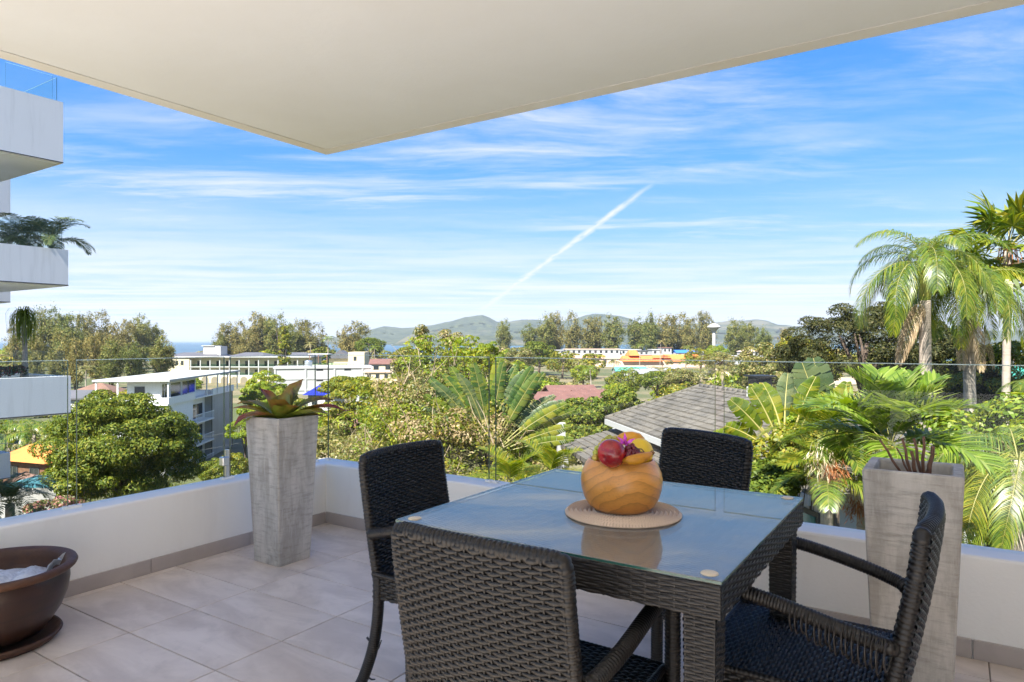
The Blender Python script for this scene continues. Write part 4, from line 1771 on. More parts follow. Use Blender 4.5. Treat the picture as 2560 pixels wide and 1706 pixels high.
M_orange = mat('orange tile', (.62, .22, .045), .7, var=(1.2, (.50, .16, .035), .3), bump=(5, .3))
M_orange2 = mat('bright orange roof', (.66, .20, .045), .6, var=(.2, (.56, .16, .04), .3))
M_blue = mat('blue metal roof', (.010, .018, .26), .35, var=(.6, (.02, .03, .33), .3))
M_metal = mat('corrugated metal', (.34, .34, .34), .45, metal=.3, var=(.6, (.40, .39, .37), .3))
M_teal = mat('teal glass', (.04, .16, .17), .1, spec=.8)
M_pool = mat('pool water', (.03, .19, .19), .06, spec=.7, var=(.6, (.04, .23, .22), .3))
M_wood = mat('brown timber', (.17, .085, .045), .7, var=(4, (.11, .055, .03), .3))
M_pink = mat('pale terracotta render', (.62, .46, .36), .8, var=(.2, (.55, .40, .32), .3))


def window(parent, x0, x1, y0, y1, z0, z1, axis, face, name='window', fm=None, pm=None, proud=.05, bars=1):
    """window on a wall plane: axis 'y' = wall facing -y at y=face, 'x' = wall facing +x at x=face"""
    m = MB()
    fw = min(.09, (z1 - z0) * .12)
    if axis == 'y':
        f0, f1 = face - proud, face - .002
        m.bx(x0, x1, f0, f1, z0, z0 + fw).bx(x0, x1, f0, f1, z1 - fw, z1).bx(x0, x0 + fw, f0, f1, z0 + fw, z1 - fw).bx(x1 - fw, x1, f0, f1, z0 + fw, z1 - fw)
        for b in range(bars):
            c = x0 + (x1 - x0) * (b + 1) / (bars + 1)
            m.bx(c - fw * .4, c + fw * .4, f0 + .004, f1, z0 + fw, z1 - fw)
    else:
        f0, f1 = face + .002, face + proud
        m.bx(f0, f1, y0, y1, z0, z0 + fw).bx(f0, f1, y0, y1, z1 - fw, z1).bx(f0, f1, y0, y0 + fw, z0 + fw, z1 - fw).bx(f0, f1, y1 - fw, y1, z0 + fw, z1 - fw)
        for b in range(bars):
            c = y0 + (y1 - y0) * (b + 1) / (bars + 1)
            m.bx(f0, f1 - .004, c - fw * .4, c + fw * .4, z0 + fw, z1 - fw)
    o = m.build(name, fm or M_frame, parent)
    if axis == 'y':
        MB().bx(x0 + fw, x1 - fw, face - .025, face - .003, z0 + fw, z1 - fw).build('pane', pm or M_dkwin, o)
    else:
        MB().bx(face + .003, face + .025, y0 + fw, y1 - fw, z0 + fw, z1 - fw).build('pane', pm or M_dkwin, o)
    return o


def house(label, px, d, w, dp, ztop, wall_h, roof_h, roof_m, wall_m, rz=0.0, kind='gable', wins=3, name='house', group=None, over=.5, cat='house', zb=None):
    """ztop: roof ridge height; the walls run down to the ground. front faces the viewer"""
    X = (px - 1280) / F * d
    zg = (g1(X, d) - .3) if zb is None else zb
    t = thing(name, label, cat, (X, d, zg), rz, group)
    ze = ztop - roof_h - zg
    MB().bx(-w / 2, w / 2, 0, dp, 0, ze).build('wall', wall_m, t)
    zr = ztop - zg
    a, b, c, e = -w / 2 - over, w / 2 + over, -over, dp + over
    m = MB()
    th = .18
    if kind == 'gable':      # ridge along x
        y = dp / 2
        for q in (0, 1):
            yy = c if q == 0 else e
            m.prism([(a, yy, ze - .05), (b, yy, ze - .05), (b, y, zr - .05), (a, y, zr - .05)], [(a, yy, ze + th), (b, yy, ze + th), (b, y, zr + th), (a, y, zr + th)])
        m.prism([(-w / 2, .02, ze), (-w / 2, dp - .02, ze), (-w / 2, y, zr - .06)], [(w / 2, .02, ze), (w / 2, dp - .02, ze), (w / 2, y, zr - .06)])
    elif kind == 'gabley':   # ridge along y
        for q in (0, 1):
            xx = a if q == 0 else b
            m.prism([(xx, c, ze - .05), (xx, e, ze - .05), (0, e, zr - .05), (0, c, zr - .05)], [(xx, c, ze + th), (xx, e, ze + th), (0, e, zr + th), (0, c, zr + th)])
        m.prism([(-w / 2 + .02, 0, ze), (w / 2 - .02, 0, ze), (0, 0, zr - .06)], [(-w / 2 + .02, dp, ze), (w / 2 - .02, dp, ze), (0, dp, zr - .06)])
    elif kind == 'hip':
        k = min(w, dp) / 2
        if w >= dp:
            r1, r2 = (a + k, dp / 2, zr), (b - k, dp / 2, zr)
            m.add([(a, c, ze), (b, c, ze), (b, e, ze), (a, e, ze), r1, r2], [(0, 1, 5, 4), (1, 2, 5), (2, 3, 4, 5), (3, 0, 4), (3, 2, 1, 0)])
        else:
            r1, r2 = (0, c + k, zr), (0, e - k, zr)
            m.add([(a, c, ze), (b, c, ze), (b, e, ze), (a, e, ze), r1, r2], [(0, 1, 4), (1, 2, 5, 4), (2, 3, 5), (3, 0, 4, 5), (3, 2, 1, 0)])
    else:
        m.bx(a, b, c, e, ze + .002, zr)
    m.build('roof', roof_m, t)
    for i in range(wins):
        x = -w / 2 + w * (i + .5) / wins
        window(t, x - w / wins * .22, x + w / wins * .22, 0, 0, ze - wall_h * .62, ze - wall_h * .18, 'y', 0)
    return t


def build_neighbour():
    c = P(158, 853, 17.0)
    t = thing('balcony_building', 'white apartment building with stacked balconies at the left edge', 'building', (c.x, c.y, 0), TROT)
    MB().bx(-14, -5, -14, -4, -16, 9).build('wall', M_white_lift, t)

    def balcony(z0, z1, x=0.0, y=0.0, w=7.0, l=9.0, hollow=True, glass=None):
        m = MB()
        q = .18
        m.bx(x - w, x, y - l, y, z0, z0 + .22)
        m.bx(x - q, x, y - l, y, z0 + .22, z1)
        m.bx(x - w, x - q, y - q, y, z0 + .22, z1)
        b = m.build('balcony', M_white_lift, t)
        MB().bx(x - w + .02, x - .10, y - l + .02, y - .10, z0 - .02, z0 - .002).build('soffit', M_soffit, b)
        MB().bx(x + .0015, x + .006, y - l, y + .004, z0 + .004, z0 + .03).build('edge_trim', M_frame, b)
        MB().bx(x - w, x + .001, y + .0015, y + .006, z0 + .004, z0 + .03).build('edge_trim', M_frame, b)
        if glass:
            for (g0, g1_) in glass:
                mm = MB().bx(x - .10, x - .088, y + g0, y + g1_, z1 - .02, z1 + .62)
                mm.mi = [0, 0, 1, 1, 1, 2]
                mm.build('glass_panel', [M_glass, M_gedge, M_gedge2], b)
            mm = MB().bx(x - 3.0, x - .12, y - .10, y - .088, z1 - .02, z1 + .62)
            mm.mi = [1, 1, 0, 0, 1, 2]
            mm.build('glass_panel', [M_glass, M_gedge, M_gedge2], b)
        return b
    balcony(5.62, 7.14, glass=[(-1.2, -.2)])
    balcony(2.57, 3.47, 0.08, .08, glass=[(-2.0, -.2), (-4.0, -2.05)])
    balcony(-.61, .33, .12, .12, glass=[(-1.25, -.15), (-2.4, -1.3), (-3.6, -2.45)])
    c2 = P(26, 853, 24.0) - c
    inv = Matrix.Rotation(-TROT, 3, 'Z') @ Vector((c2.x, c2.y, 0))
    for z0, z1 in ((5.64, 7.5), (2.55, 3.4), (-3.62, -2.72)):
        balcony(z0, z1, inv.x, inv.y, w=6, l=6, glass=[(-1.4, -.2)] if z0 < 0 else None)
    MB().bx(inv.x - 6, inv.x - 2.5, inv.y - 6, inv.y - 1.2, -16, 9).build('wall', M_white_lift, t)
    return t


build_neighbour()


def build_canopy_block():
    c = P(424, 853, 83.0)
    zg = -16.0
    rz = math.radians(5.1)
    t = thing('apartment_block', 'white concrete apartment block with a flat canopy roof, behind the round tree', 'building', (c.x, c.y, 0), rz)
    MB().bx(-9, 0, 0, 28, -3.75, -3.5).build('roof', M_white2, t)
    MB().bx(-8.4, -.6, .6, 9.2, zg, -6.7).build('wall', M_white_lift, t)
    MB().bx(-8.4, -1.6, 9.2, 16.5, zg, -6.7).build('wall', M_white_lift, t)
    MB().bx(-8.4, -.6, 16.5, 25.7, zg, -6.7).build('wall', M_concr, t)
    pb = MB()
    pb.bx(-8.6, -.4, .4, 9.6, -6.69, -6.5).bx(-.6, -.4, .4, 9.6, -6.5, -5.75).bx(-8.6, -.6, .4, .6, -6.5, -5.75)
    pb.bx(-1.6, -.35, 9.6, 16.4, -6.69, -6.5).bx(-1.7, -1.5, 9.6, 16.4, -6.5, -5.85).bx(-8.6, -.4, 16.4, 26, -6.69, -6.5).bx(-.6, -.4, 16.4, 26, -6.5, -5.75)
    pb.build('parapet', M_white_lift, t)
    rm = MB()
    rm.bx(-5.5, -1.6, 1.2, 13.0, -6.49, -3.76)
    rm.build('penthouse_wall', M_white_lift, t)
    for k, (a, b) in enumerate(((1.6, 3.2), (4.2, 7.6), (8.0, 12.6))):
        window(t, 0, 0, a, b, -6.3, -4.1, 'x', -1.6, 'sliding_door', M_white_lift, M_dkwin, bars=0 if k else 1)
    window(t, -4.6, -3.4, 0, 0, -6.3, -4.4, 'y', 1.2, 'window', bars=0)
    for y in (.3, 13.5, 18, 22.5, 27.3):
        MB().bx(-.38, -.24, y, y + .14, -6.49, -3.76).build('post', M_white_lift, t)
    for x in (-8.7, -6.2):
        MB().bx(x, x + .16, .15, .31, -6.8, -3.76).build('post', M_white_lift, t)
    for f in range(3):
        z = -9.75 - 3.05 * f
        window(t, 0, 0, 10.4, 15.6, z, z + 2.2, 'x', -1.6, 'balcony_door', M_white_lift, M_dkwin)
        bb = MB().bx(-1.59, -.2, 9.4, 16.35, z - .32, z - .12).build('balcony', M_white_lift, t)
        rl = MB()
        for k in range(22):
            y = 9.5 + k * .322
            rl.bx(-.28, -.24, y, y + .05, z - .12, z + .85)
        rl.bx(-.30, -.22, 9.4, 16.35, z + .85, z + .92)
        rl.build('railing', M_white_lift, bb)
    MB().bx(-.58, -.50, 16.3, 16.45, zg, -6.7).build('downpipe', M_frame, t)
    MB().bx(-.58, -.50, 25.55, 25.72, zg, -6.7).build('downpipe', M_frame, t)
    MB().bx(-.55, -.2, 10.2, 11.2, -12.3, -11.5).build('hung_cloth', mat('blue cloth', (.03, .25, .42), .8), t)


build_canopy_block()


def build_commercial():
    d = 212
    c = P(685, 853, d)
    t = thing('commercial_block', 'plain white block with slit windows and raised panel joints, right of the corner planter', 'building', (c.x, c.y, 0), math.radians(16))
    W, zt, zg = 30.0, -7.0, -16.2
    MB().bx(0, W, 0, 14, zg, zt - .5).build('wall', M_white2, t)
    MB().bx(-.3, W + .3, -.3, 14.3, zt - .49, zt).build('roof_slab', M_white2, t)
    for x in (0, 9.1, 17.9, 26.6, W - .5):
        MB().bx(x, x + .55, -.22, -.002, zg, zt - .5).build('pilaster', M_white2, t)
    for z in (-10.9, -14.4):
        MB().bx(.56, W - .52, -.16, -.003, z, z + .5).build('string_course', M_white2, t)
    for z in (-8.2, -11.5):
        for x in (12.6, 21.2):
            window(t, x, x + 2.1, 0, 0, z, z + .62, 'y', 0, bars=0)
    window(t, 12.6, 14.7, 0, 0, -14.9, -14.45, 'y', 0, bars=0)
    m = smoothmb()
    m.lathe([(0, 0), (1.2, 0), (1.25, .3), (1.2, .6), (1.25, .9), (1.2, 1.2), (1.25, 1.5), (1.15, 1.8), (.3, 2.0), (0, 2.0)], 20, (10.2, 6, zt))
    m.build('water_tank', mat('steel tank', (.55, .58, .60), .3, metal=.8), t)
    r = MB()
    for k in range(26):
        r.bx(1 + k * 1.1, 1.06 + k * 1.1, .3, .36, zt, zt + .75)
    r.bx(1, 29, .28, .38, zt + .75, zt + .82)
    r.build('railing', M_frame, t)


build_commercial()


def build_hotel():
    d = 272
    c = P(416, 853, d)
    t = thing('hotel', 'long cream hotel with galleries and grey hipped roofs, before the sea', 'building', (c.x, c.y, 0), math.radians(-2))
    W, zg = 58.0, -16.2
    ze = -5.3
    MB().bx(0, 9.8, -1.0, 14, zg, ze).build('wall', M_cream, t)
    MB().bx(9.8, W, 2.2, 14, zg, ze).build('wall', M_cream, t)
    for x in (2.0, 4.2, 6.4):
        window(t, x, x + 1.1, 0, 0, -8.4, -6.6, 'y', -1.0)
    for f, z in enumerate((-8.9, -12.3)):
        MB().bx(9.8, W, -.8, 2.19, z - .35, z).build('gallery_floor', M_white2, t)
        for k in range(13):
            x = 10 + k * 3.9
            MB().bx(x, x + .35, -.7, -.35, z, z + 3.0).build('column', M_white2, t)
        for k in range(12):
            x = 11 + k * 3.9
            window(t, x + .4, x + 1.5, 0, 0, z + .05, z + 2.1, 'y', 2.2, 'door', bars=0)
        MB().bx(9.9, W - .1, -.62, -.56, z + .02, z + 1.0).build('glass_rail', glassmat('green rail glass', (.75, .92, .84), 1.5), t)
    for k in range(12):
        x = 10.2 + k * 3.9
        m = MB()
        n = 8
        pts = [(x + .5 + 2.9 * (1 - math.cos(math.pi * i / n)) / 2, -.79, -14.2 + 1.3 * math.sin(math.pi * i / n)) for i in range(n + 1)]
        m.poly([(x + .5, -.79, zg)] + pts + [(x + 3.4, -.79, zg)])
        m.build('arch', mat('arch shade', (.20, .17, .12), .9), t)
    MB().bx(9.8, W, -.78, 2.19, zg, -12.66).build('arcade_wall', M_cream, t)
    MB().bx(-.8, W + .8, -1.6, 15, ze + .002, ze + .45).build('eaves', M_white2, t)
    for (a, b) in ((-.4, 21), (25, 40), (43, 58)):
        m = MB()
        z0, z1 = ze + .46, ze + 1.9
        m.add([(a, -1.2, z0), (b, -1.2, z0), (b, 14.6, z0), (a, 14.6, z0), (a + 4, 6.7, z1), (b - 4, 6.7, z1)], [(0, 1, 5, 4), (1, 2, 5), (2, 3, 4, 5), (3, 0, 4), (3, 2, 1, 0)])
        m.build('roof', M_grroof, t)
    m = MB()
    m.bx(13.5, 20.5, 3, 9, ze + .46, -.9).bx(12.8, 18, 2.6, 9.4, -.89, -.6)
    m.build('roof_house', M_white2, t)


build_hotel()


def build_background_houses():
    # cream terrace block behind the white one
    d = 255
    c = P(772, 853, d)
    t = thing('terrace_house', 'cream house with roof terrace and dark gable, above the white block', 'house', (c.x, c.y, 0), math.radians(3))
    MB().bx(0, 20.5, 0, 12, -16.2, -7.8).build('wall', M_cream, t)
    MB().bx(14.5, 20.5, .2, 12, -7.79, -3.0).build('tower', M_cream, t)
    m = MB()
    m.prism([(6, 2, -5.4), (16, 2, -5.4), (11, 2, -2.4)], [(6, 11, -5.4), (16, 11, -5.4), (11, 11, -2.4)])
    m.build('gable', M_grroof, t)
    MB().bx(6.5, 14.3, 3, 11, -7.79, -5.41).build('upper_wall', M_cream, t)
    MB().bx(-.5, 7, .5, 9, -3.9, -3.6).build('canopy', M_white2, t)
    for x in (0, 3.2, 6.4):
        MB().bx(x, x + .25, .7, .95, -7.79, -3.9).build('post', M_brown, t)
    MB().bx(0, 14.3, .05, .12, -7.79, -6.9).build('glass_rail', MATS['green rail glass'], t)
    window(t, 16.5, 17.6, 0, 0, -6.2, -4.6, 'y', .2)
    # blue roofed house
    house('small white house with a bright blue metal roof', 803, 128, 5.2, 5, -6.9, 3, 2.0, M_blue, M_white, math.radians(-8), 'hip', 2, over=.8)
    t = house('low shed with a pale corrugated roof right of the blue roof', 925, 140, 6.0, 6, -8.0, 3, .9, M_metal, M_white, math.radians(14), 'gable', 2, name='shed', cat='shed')
    house('red tiled roof half hidden behind the layered green tree', 872, 66, 5.6, 5, -5.9, 3, 1.3, M_red, M_cream, math.radians(12), 'gable', 2)
    house('stepped cream house with red roof left of the tall scrub', 955, 235, 8, 8, -5.2, 3, 1.6, M_red, M_cream, .1, 'gable', 2)
    house('cream house with flat terrace below the red roof', 944, 215, 8, 6, -8.3, 3, .4, M_pink, M_cream, .1, 'flat', 3)
    # brown roofs at the left
    house('bungalow with a brown hipped roof behind the lowest balcony', 222, 118, 8.2, 8, -6.3, 3, 1.9, M_brown, M_cream, .15, 'hip', 3)
    house('small white house with a grey roof beside the brown bungalow', 180, 108, 4.5, 5, -6.9, 3, 1.1, M_grroof, M_white, .1, 'gable', 2)
    # orange roof by the pool
    zt = 1.2 - (1104 - 853) / F * 54
    t = house('bungalow with a bright orange tiled hipped roof at lower left', 60, 51, 4.6, 3.0, zt, 2.4, 1.0, M_orange, M_wood, math.radians(-20), 'hip', 2, over=.5)
    house('small brown roofed lean-to below the orange roof', 28, 47.5, 3.4, 3, -8.6, 2, .7, M_brown, M_wood, math.radians(-38), 'gable', 1, over=.3)
    # red roofs in the middle distance, three linked houses
    house('long low house with faded red roof, front one of three', 1404, 100, 6.6, 7, -6.6, 2.5, 1.3, M_red, M_cream, math.radians(10), 'gable', 2)
    house('faded red gabled house behind, middle one of three', 1438, 112, 7.4, 7, -6.4, 2.5, 1.3, M_red, M_cream, math.radians(10), 'gable', 2)
    house('faded red gabled house with blue grey side, right one of three', 1497, 108, 6.0, 7, -6.9, 2.5, 1.2, M_red, mat('blue grey render', (.34, .38, .45), .8), math.radians(10), 'gable', 2)
    house('low grey tiled roof between the red roofs and the leafy tree', 1505, 84, 6, 6, -6.6, 2.5, 1.3, M_brown, M_white, math.radians(10), 'gable', 2)


build_background_houses()


def build_tile_house():
    """grey tiled house on the right: long hipped roof, courses of tiles as stepped geometry"""
    tip = Vector((3.62, 26.3, 0))
    e = Vector((.165, -.986, 0)).normalized()
    n = Vector((-e.y, e.x, 0))
    rz = math.atan2(e.y, e.x)
    t = thing('tile_roof_house', 'white house with a long weathered grey tile roof beyond the far chair', 'house', (tip.x, tip.y, 0), rz)
    # local x along the eave towards the viewer, local y across to the right
    ze, zr, hw, Lx = -1.78, -.38, 2.65, 13.2
    M_gt = bpy.data.materials.new('weathered grey roof tile')
    M_gt.use_nodes = True
    N = NT(M_gt.node_tree)
    bs = N.n['Principled BSDF']
    co = N.new('ShaderNodeTexCoord').outputs['Object']
    g = N.new('ShaderNodeNewGeometry')
    a = N.noise(co, 1.3, 5, .65)
    b = N.noise(co, 9, 5, .65)
    c = N.mix(N.smooth(a, .38, .64), (.125, .108, .086), (.070, .062, .052))
    c = N.mix(N.math('MULTIPLY', N.smooth(b, .5, .72), .75), c, (.035, .032, .027))
    c = N.mix(N.math('MULTIPLY', g.outputs['Random Per Island'], .35), c, (.17, .155, .135))
    N.put(bs.inputs['Base Color'], c)
    bs.inputs['Roughness'].default_value = .85
    rows = 13
    tile_w = .30

    def slope(x0f, x1f, yf, zf, flip=1):
        m = MB()
        for r in range(rows):
            k0, k1 = r / rows, (r + 1.12) / rows
            k1 = min(k1, 1.0)
            xa, xb = x0f(k0), x1f(k0)
            cnt = max(1, int((xb - xa) / tile_w))
            off = (r % 2) * tile_w * .5
            for i in range(cnt + 1):
                u0 = xa - off + i * tile_w
                u1 = u0 + tile_w * .955
                u0, u1 = max(u0, xa), min(u1, xb)
                if u1 - u0 < .03:
                    continue
                lift = .055 + RS.uniform(-.012, .012)
                m.add([(u0, yf(k0), zf(k0) + lift), (u1, yf(k0), zf(k0) + lift), (min(max(u1, x0f(k1)), x1f(k1)), yf(k1), zf(k1) + .008), (max(min(u0, x1f(k1)), x0f(k1)), yf(k1), zf(k1) + .008), (u0, yf(k0), zf(k0)), (u1, yf(k0), zf(k0))], [(0, 1, 2, 3) if flip > 0 else (3, 2, 1, 0), (4, 5, 1, 0)])
        return m
    roof = MB()
    roof.add([(0, 0, ze - .02), (Lx, 0, ze - .02), (Lx, 2 * hw, ze - .02), (0, 2 * hw, ze - .02), (hw, hw, zr - .02), (Lx - hw, hw, zr - .02)], [(0, 1, 5, 4), (1, 2, 5), (2, 3, 4, 5), (3, 0, 4), (3, 2, 1, 0)])
    ro = roof.build('roof', M_gt, t)
    z = lambda k: ze + (zr - ze) * k
    s = slope(lambda k: hw * k, lambda k: Lx - hw * k, lambda k: hw * k, z)
    tag(s.build('roof_tiles', M_gt, ro), kind='stuff')
    # end slopes (far and near hip)
    for far in (True, False):
        m = MB()
        for r in range(rows):
            k0, k1 = r / rows, min(1, (r + 1.1) / rows)
            x0 = hw * k0 if far else Lx - hw * k0
            x1 = hw * k1 if far else Lx - hw * k1
            ya, yb = hw * k0, 2 * hw - hw * k0
            i = 0
            y = ya - (r % 2) * tile_w * .5
            while y < yb:
                u0, u1 = max(y, ya), min(y + tile_w * .955, yb)
                if u1 - u0 > .03:
                    cl = lambda v: min(max(v, hw * k1), 2 * hw - hw * k1)
                    m.add([(x0, u0, z(k0) + .03), (x0, u1, z(k0) + .03), (x1, cl(u1), z(k1) + .008), (x1, cl(u0), z(k1) + .008)], [(0, 1, 2, 3)])
                y += tile_w
        tag(m.build('roof_tiles', M_gt, ro), kind='stuff')
    # ridge and hip caps, each a half-round tile
    def caps(a, b):
        a, b = Vector(a), Vector(b)
        nn = max(2, int((b - a).length / .34))
        for i in range(nn):
            p0, p1 = a.lerp(b, i / nn), a.lerp(b, (i + 1.06) / nn)
            smoothmb().tube([p0, p1], [.085, .075], 8).build('ridge_tile', M_gt, ro)
    caps((hw, hw, zr), (Lx - hw, hw, zr))
    caps((0, 0, ze + .02), (hw, hw, zr))
    caps((Lx, 0, ze + .02), (Lx - hw, hw, zr))
    MB().bx(.75, Lx - .75, .75, 2 * hw - .75, -6.2, ze - .03).build('wall', M_white, t)
    MB().bx(-.02, Lx + .02, -.05, .0, ze - .22, ze - .02).build('fascia', M_white2, t)
    for k in range(4):
        x = 1.6 + k * 2.9
        m = MB().bx(x, x + 2.1, .70, .748, -5.4, ze - .6)
        o = m.build('window', M_frame, t)
        MB().bx(x + .08, x + 1.0, .68, .699, -5.3, ze - .7).build('pane', M_teal, o)
        MB().bx(x + 1.1, x + 2.02, .68, .699, -5.3, ze - .7).build('pane', M_teal, o)
    for k in range(6):
        MB().bx(1.2 + k * 1.9, 1.7 + k * 1.9, .715, .749, ze - .34, ze - .24).build('eaves_vent', M_frame, t)
    # vent turret
    cx = Lx - hw - 3.9
    tu = MB().bx(cx - .28, cx + .28, hw - .28, hw + .28, zr - .15, zr + .22).build('chimney', mat('spotted stone', (.12, .12, .12), .8, var=(9, (.55, .53, .5), .06)), t)
    MB().bx(cx - .25, cx + .25, hw - .25, hw + .25, zr + .22, zr + .52).build('cowl', mat('black metal', (.012, .012, .013), .5), tu)
    MB().bx(cx - .34, cx + .34, hw - .34, hw + .34, zr + .521, zr + .57).build('cowl_cap', MATS['black metal'], tu)
    # lower verandah roof on the left with white posts
    v = thing('verandah', 'low grey tiled verandah roof on white posts beside the tile roof house', 'verandah', (tip.x, tip.y, 0), rz)
    zv0, zv1 = -2.78, -2.15
    yo, yi = -1.75, .72
    rw = 9
    xs, xe = -.2, 8.6
    rb = MB()
    rb.add([(xs, yo, zv0), (xe, yo, zv0), (xe, yi, zv1), (xs, yi, zv1), (xs, yo, zv0 - .1), (xe, yo, zv0 - .1), (xe, yi, zv1 - .1), (xs, yi, zv1 - .1)], [(0, 1, 2, 3), (7, 6, 5, 4), (4, 5, 1, 0), (5, 6, 2, 1), (7, 4, 0, 3)])
    rbo = rb.build('roof', M_gt, v)
    m = MB()
    for r in range(rw):
        k0, k1 = r / rw, min(1, (r + 1.1) / rw)
        x = xs - (r % 2) * .15
        while x < xe:
            u0, u1 = max(x, xs), min(x + .286, xe)
            if u1 - u0 > .03:
                f = lambda k: (yo + (yi - yo) * k, zv0 + (zv1 - zv0) * k)
                (ya, za), (yb, zb) = f(k0), f(k1)
                m.add([(u0, ya, za + .055), (u1, ya, za + .055), (u1, yb, zb + .010), (u0, yb, zb + .010), (u0, ya, za + .004), (u1, ya, za + .004)], [(0, 1, 2, 3), (4, 5, 1, 0)])
            x += .30
    tag(m.build('roof_tiles', M_gt, rbo), kind='stuff')
    for x in (-.15, 2.6, 5.4, 8.3):
        MB().bx(x, x + .16, yo + .1, yo + .26, -6.5, zv0 - .05).build('post', M_white2, v)
    MB().bx(-.45, -.22, yo - .1, yo + .2, -6.5, -1.95).build('gate_pier', M_white2, v)


build_tile_house()

# pool among the palms, garden wall and pool at lower left
pw = MB().add([(6.2, 17.0, -4.96), (13.5, 15.0, -4.96), (15.5, 23.5, -4.96), (8.5, 24.5, -4.96)], [(0, 1, 2, 3)])
MB().prism([(6.2, 17.0, -6.2), (13.5, 15.0, -6.2), (15.5, 23.5, -6.2), (8.5, 24.5, -6.2)], [(6.2, 17.0, -4.97), (13.5, 15.0, -4.97), (15.5, 23.5, -4.97), (8.5, 24.5, -4.97)]).build('pool', M_white, label='garden pool with dark teal water below the palms', cat='pool').data
pw.build('water', M_teal, bpy.data.objects['pool'])
c = P(82, 853, 41)
pl = thing('courtyard_pool', 'small turquoise pool behind a curved white wall at lower left', 'pool', (c.x, c.y, 0), 0)
zz = 1.2 - (1218 - 853) / F * 41
MB().bx(-2.2, 1.6, -.1, 3.6, zz - .3, zz).build('water', M_pool, pl)
m = MB()
for k in range(9):
    a0, a1 = -2.3 + k * .45, -2.3 + (k + 1) * .45
    f = lambda a: -.25 - .35 * math.cos(a * .6)
    m.prism([(a0, f(a0) - .12, zz - 6), (a1, f(a1) - .12, zz - 6), (a1, f(a1) + .12, zz - 6), (a0, f(a0) + .12, zz - 6)], [(a0, f(a0) - .12, zz + .05), (a1, f(a1) - .12, zz + .05), (a1, f(a1) + .12, zz + .05), (a0, f(a0) + .12, zz + .05)])
m.build('wall', mat('grey garden wall', (.30, .29, .275), .8), pl)


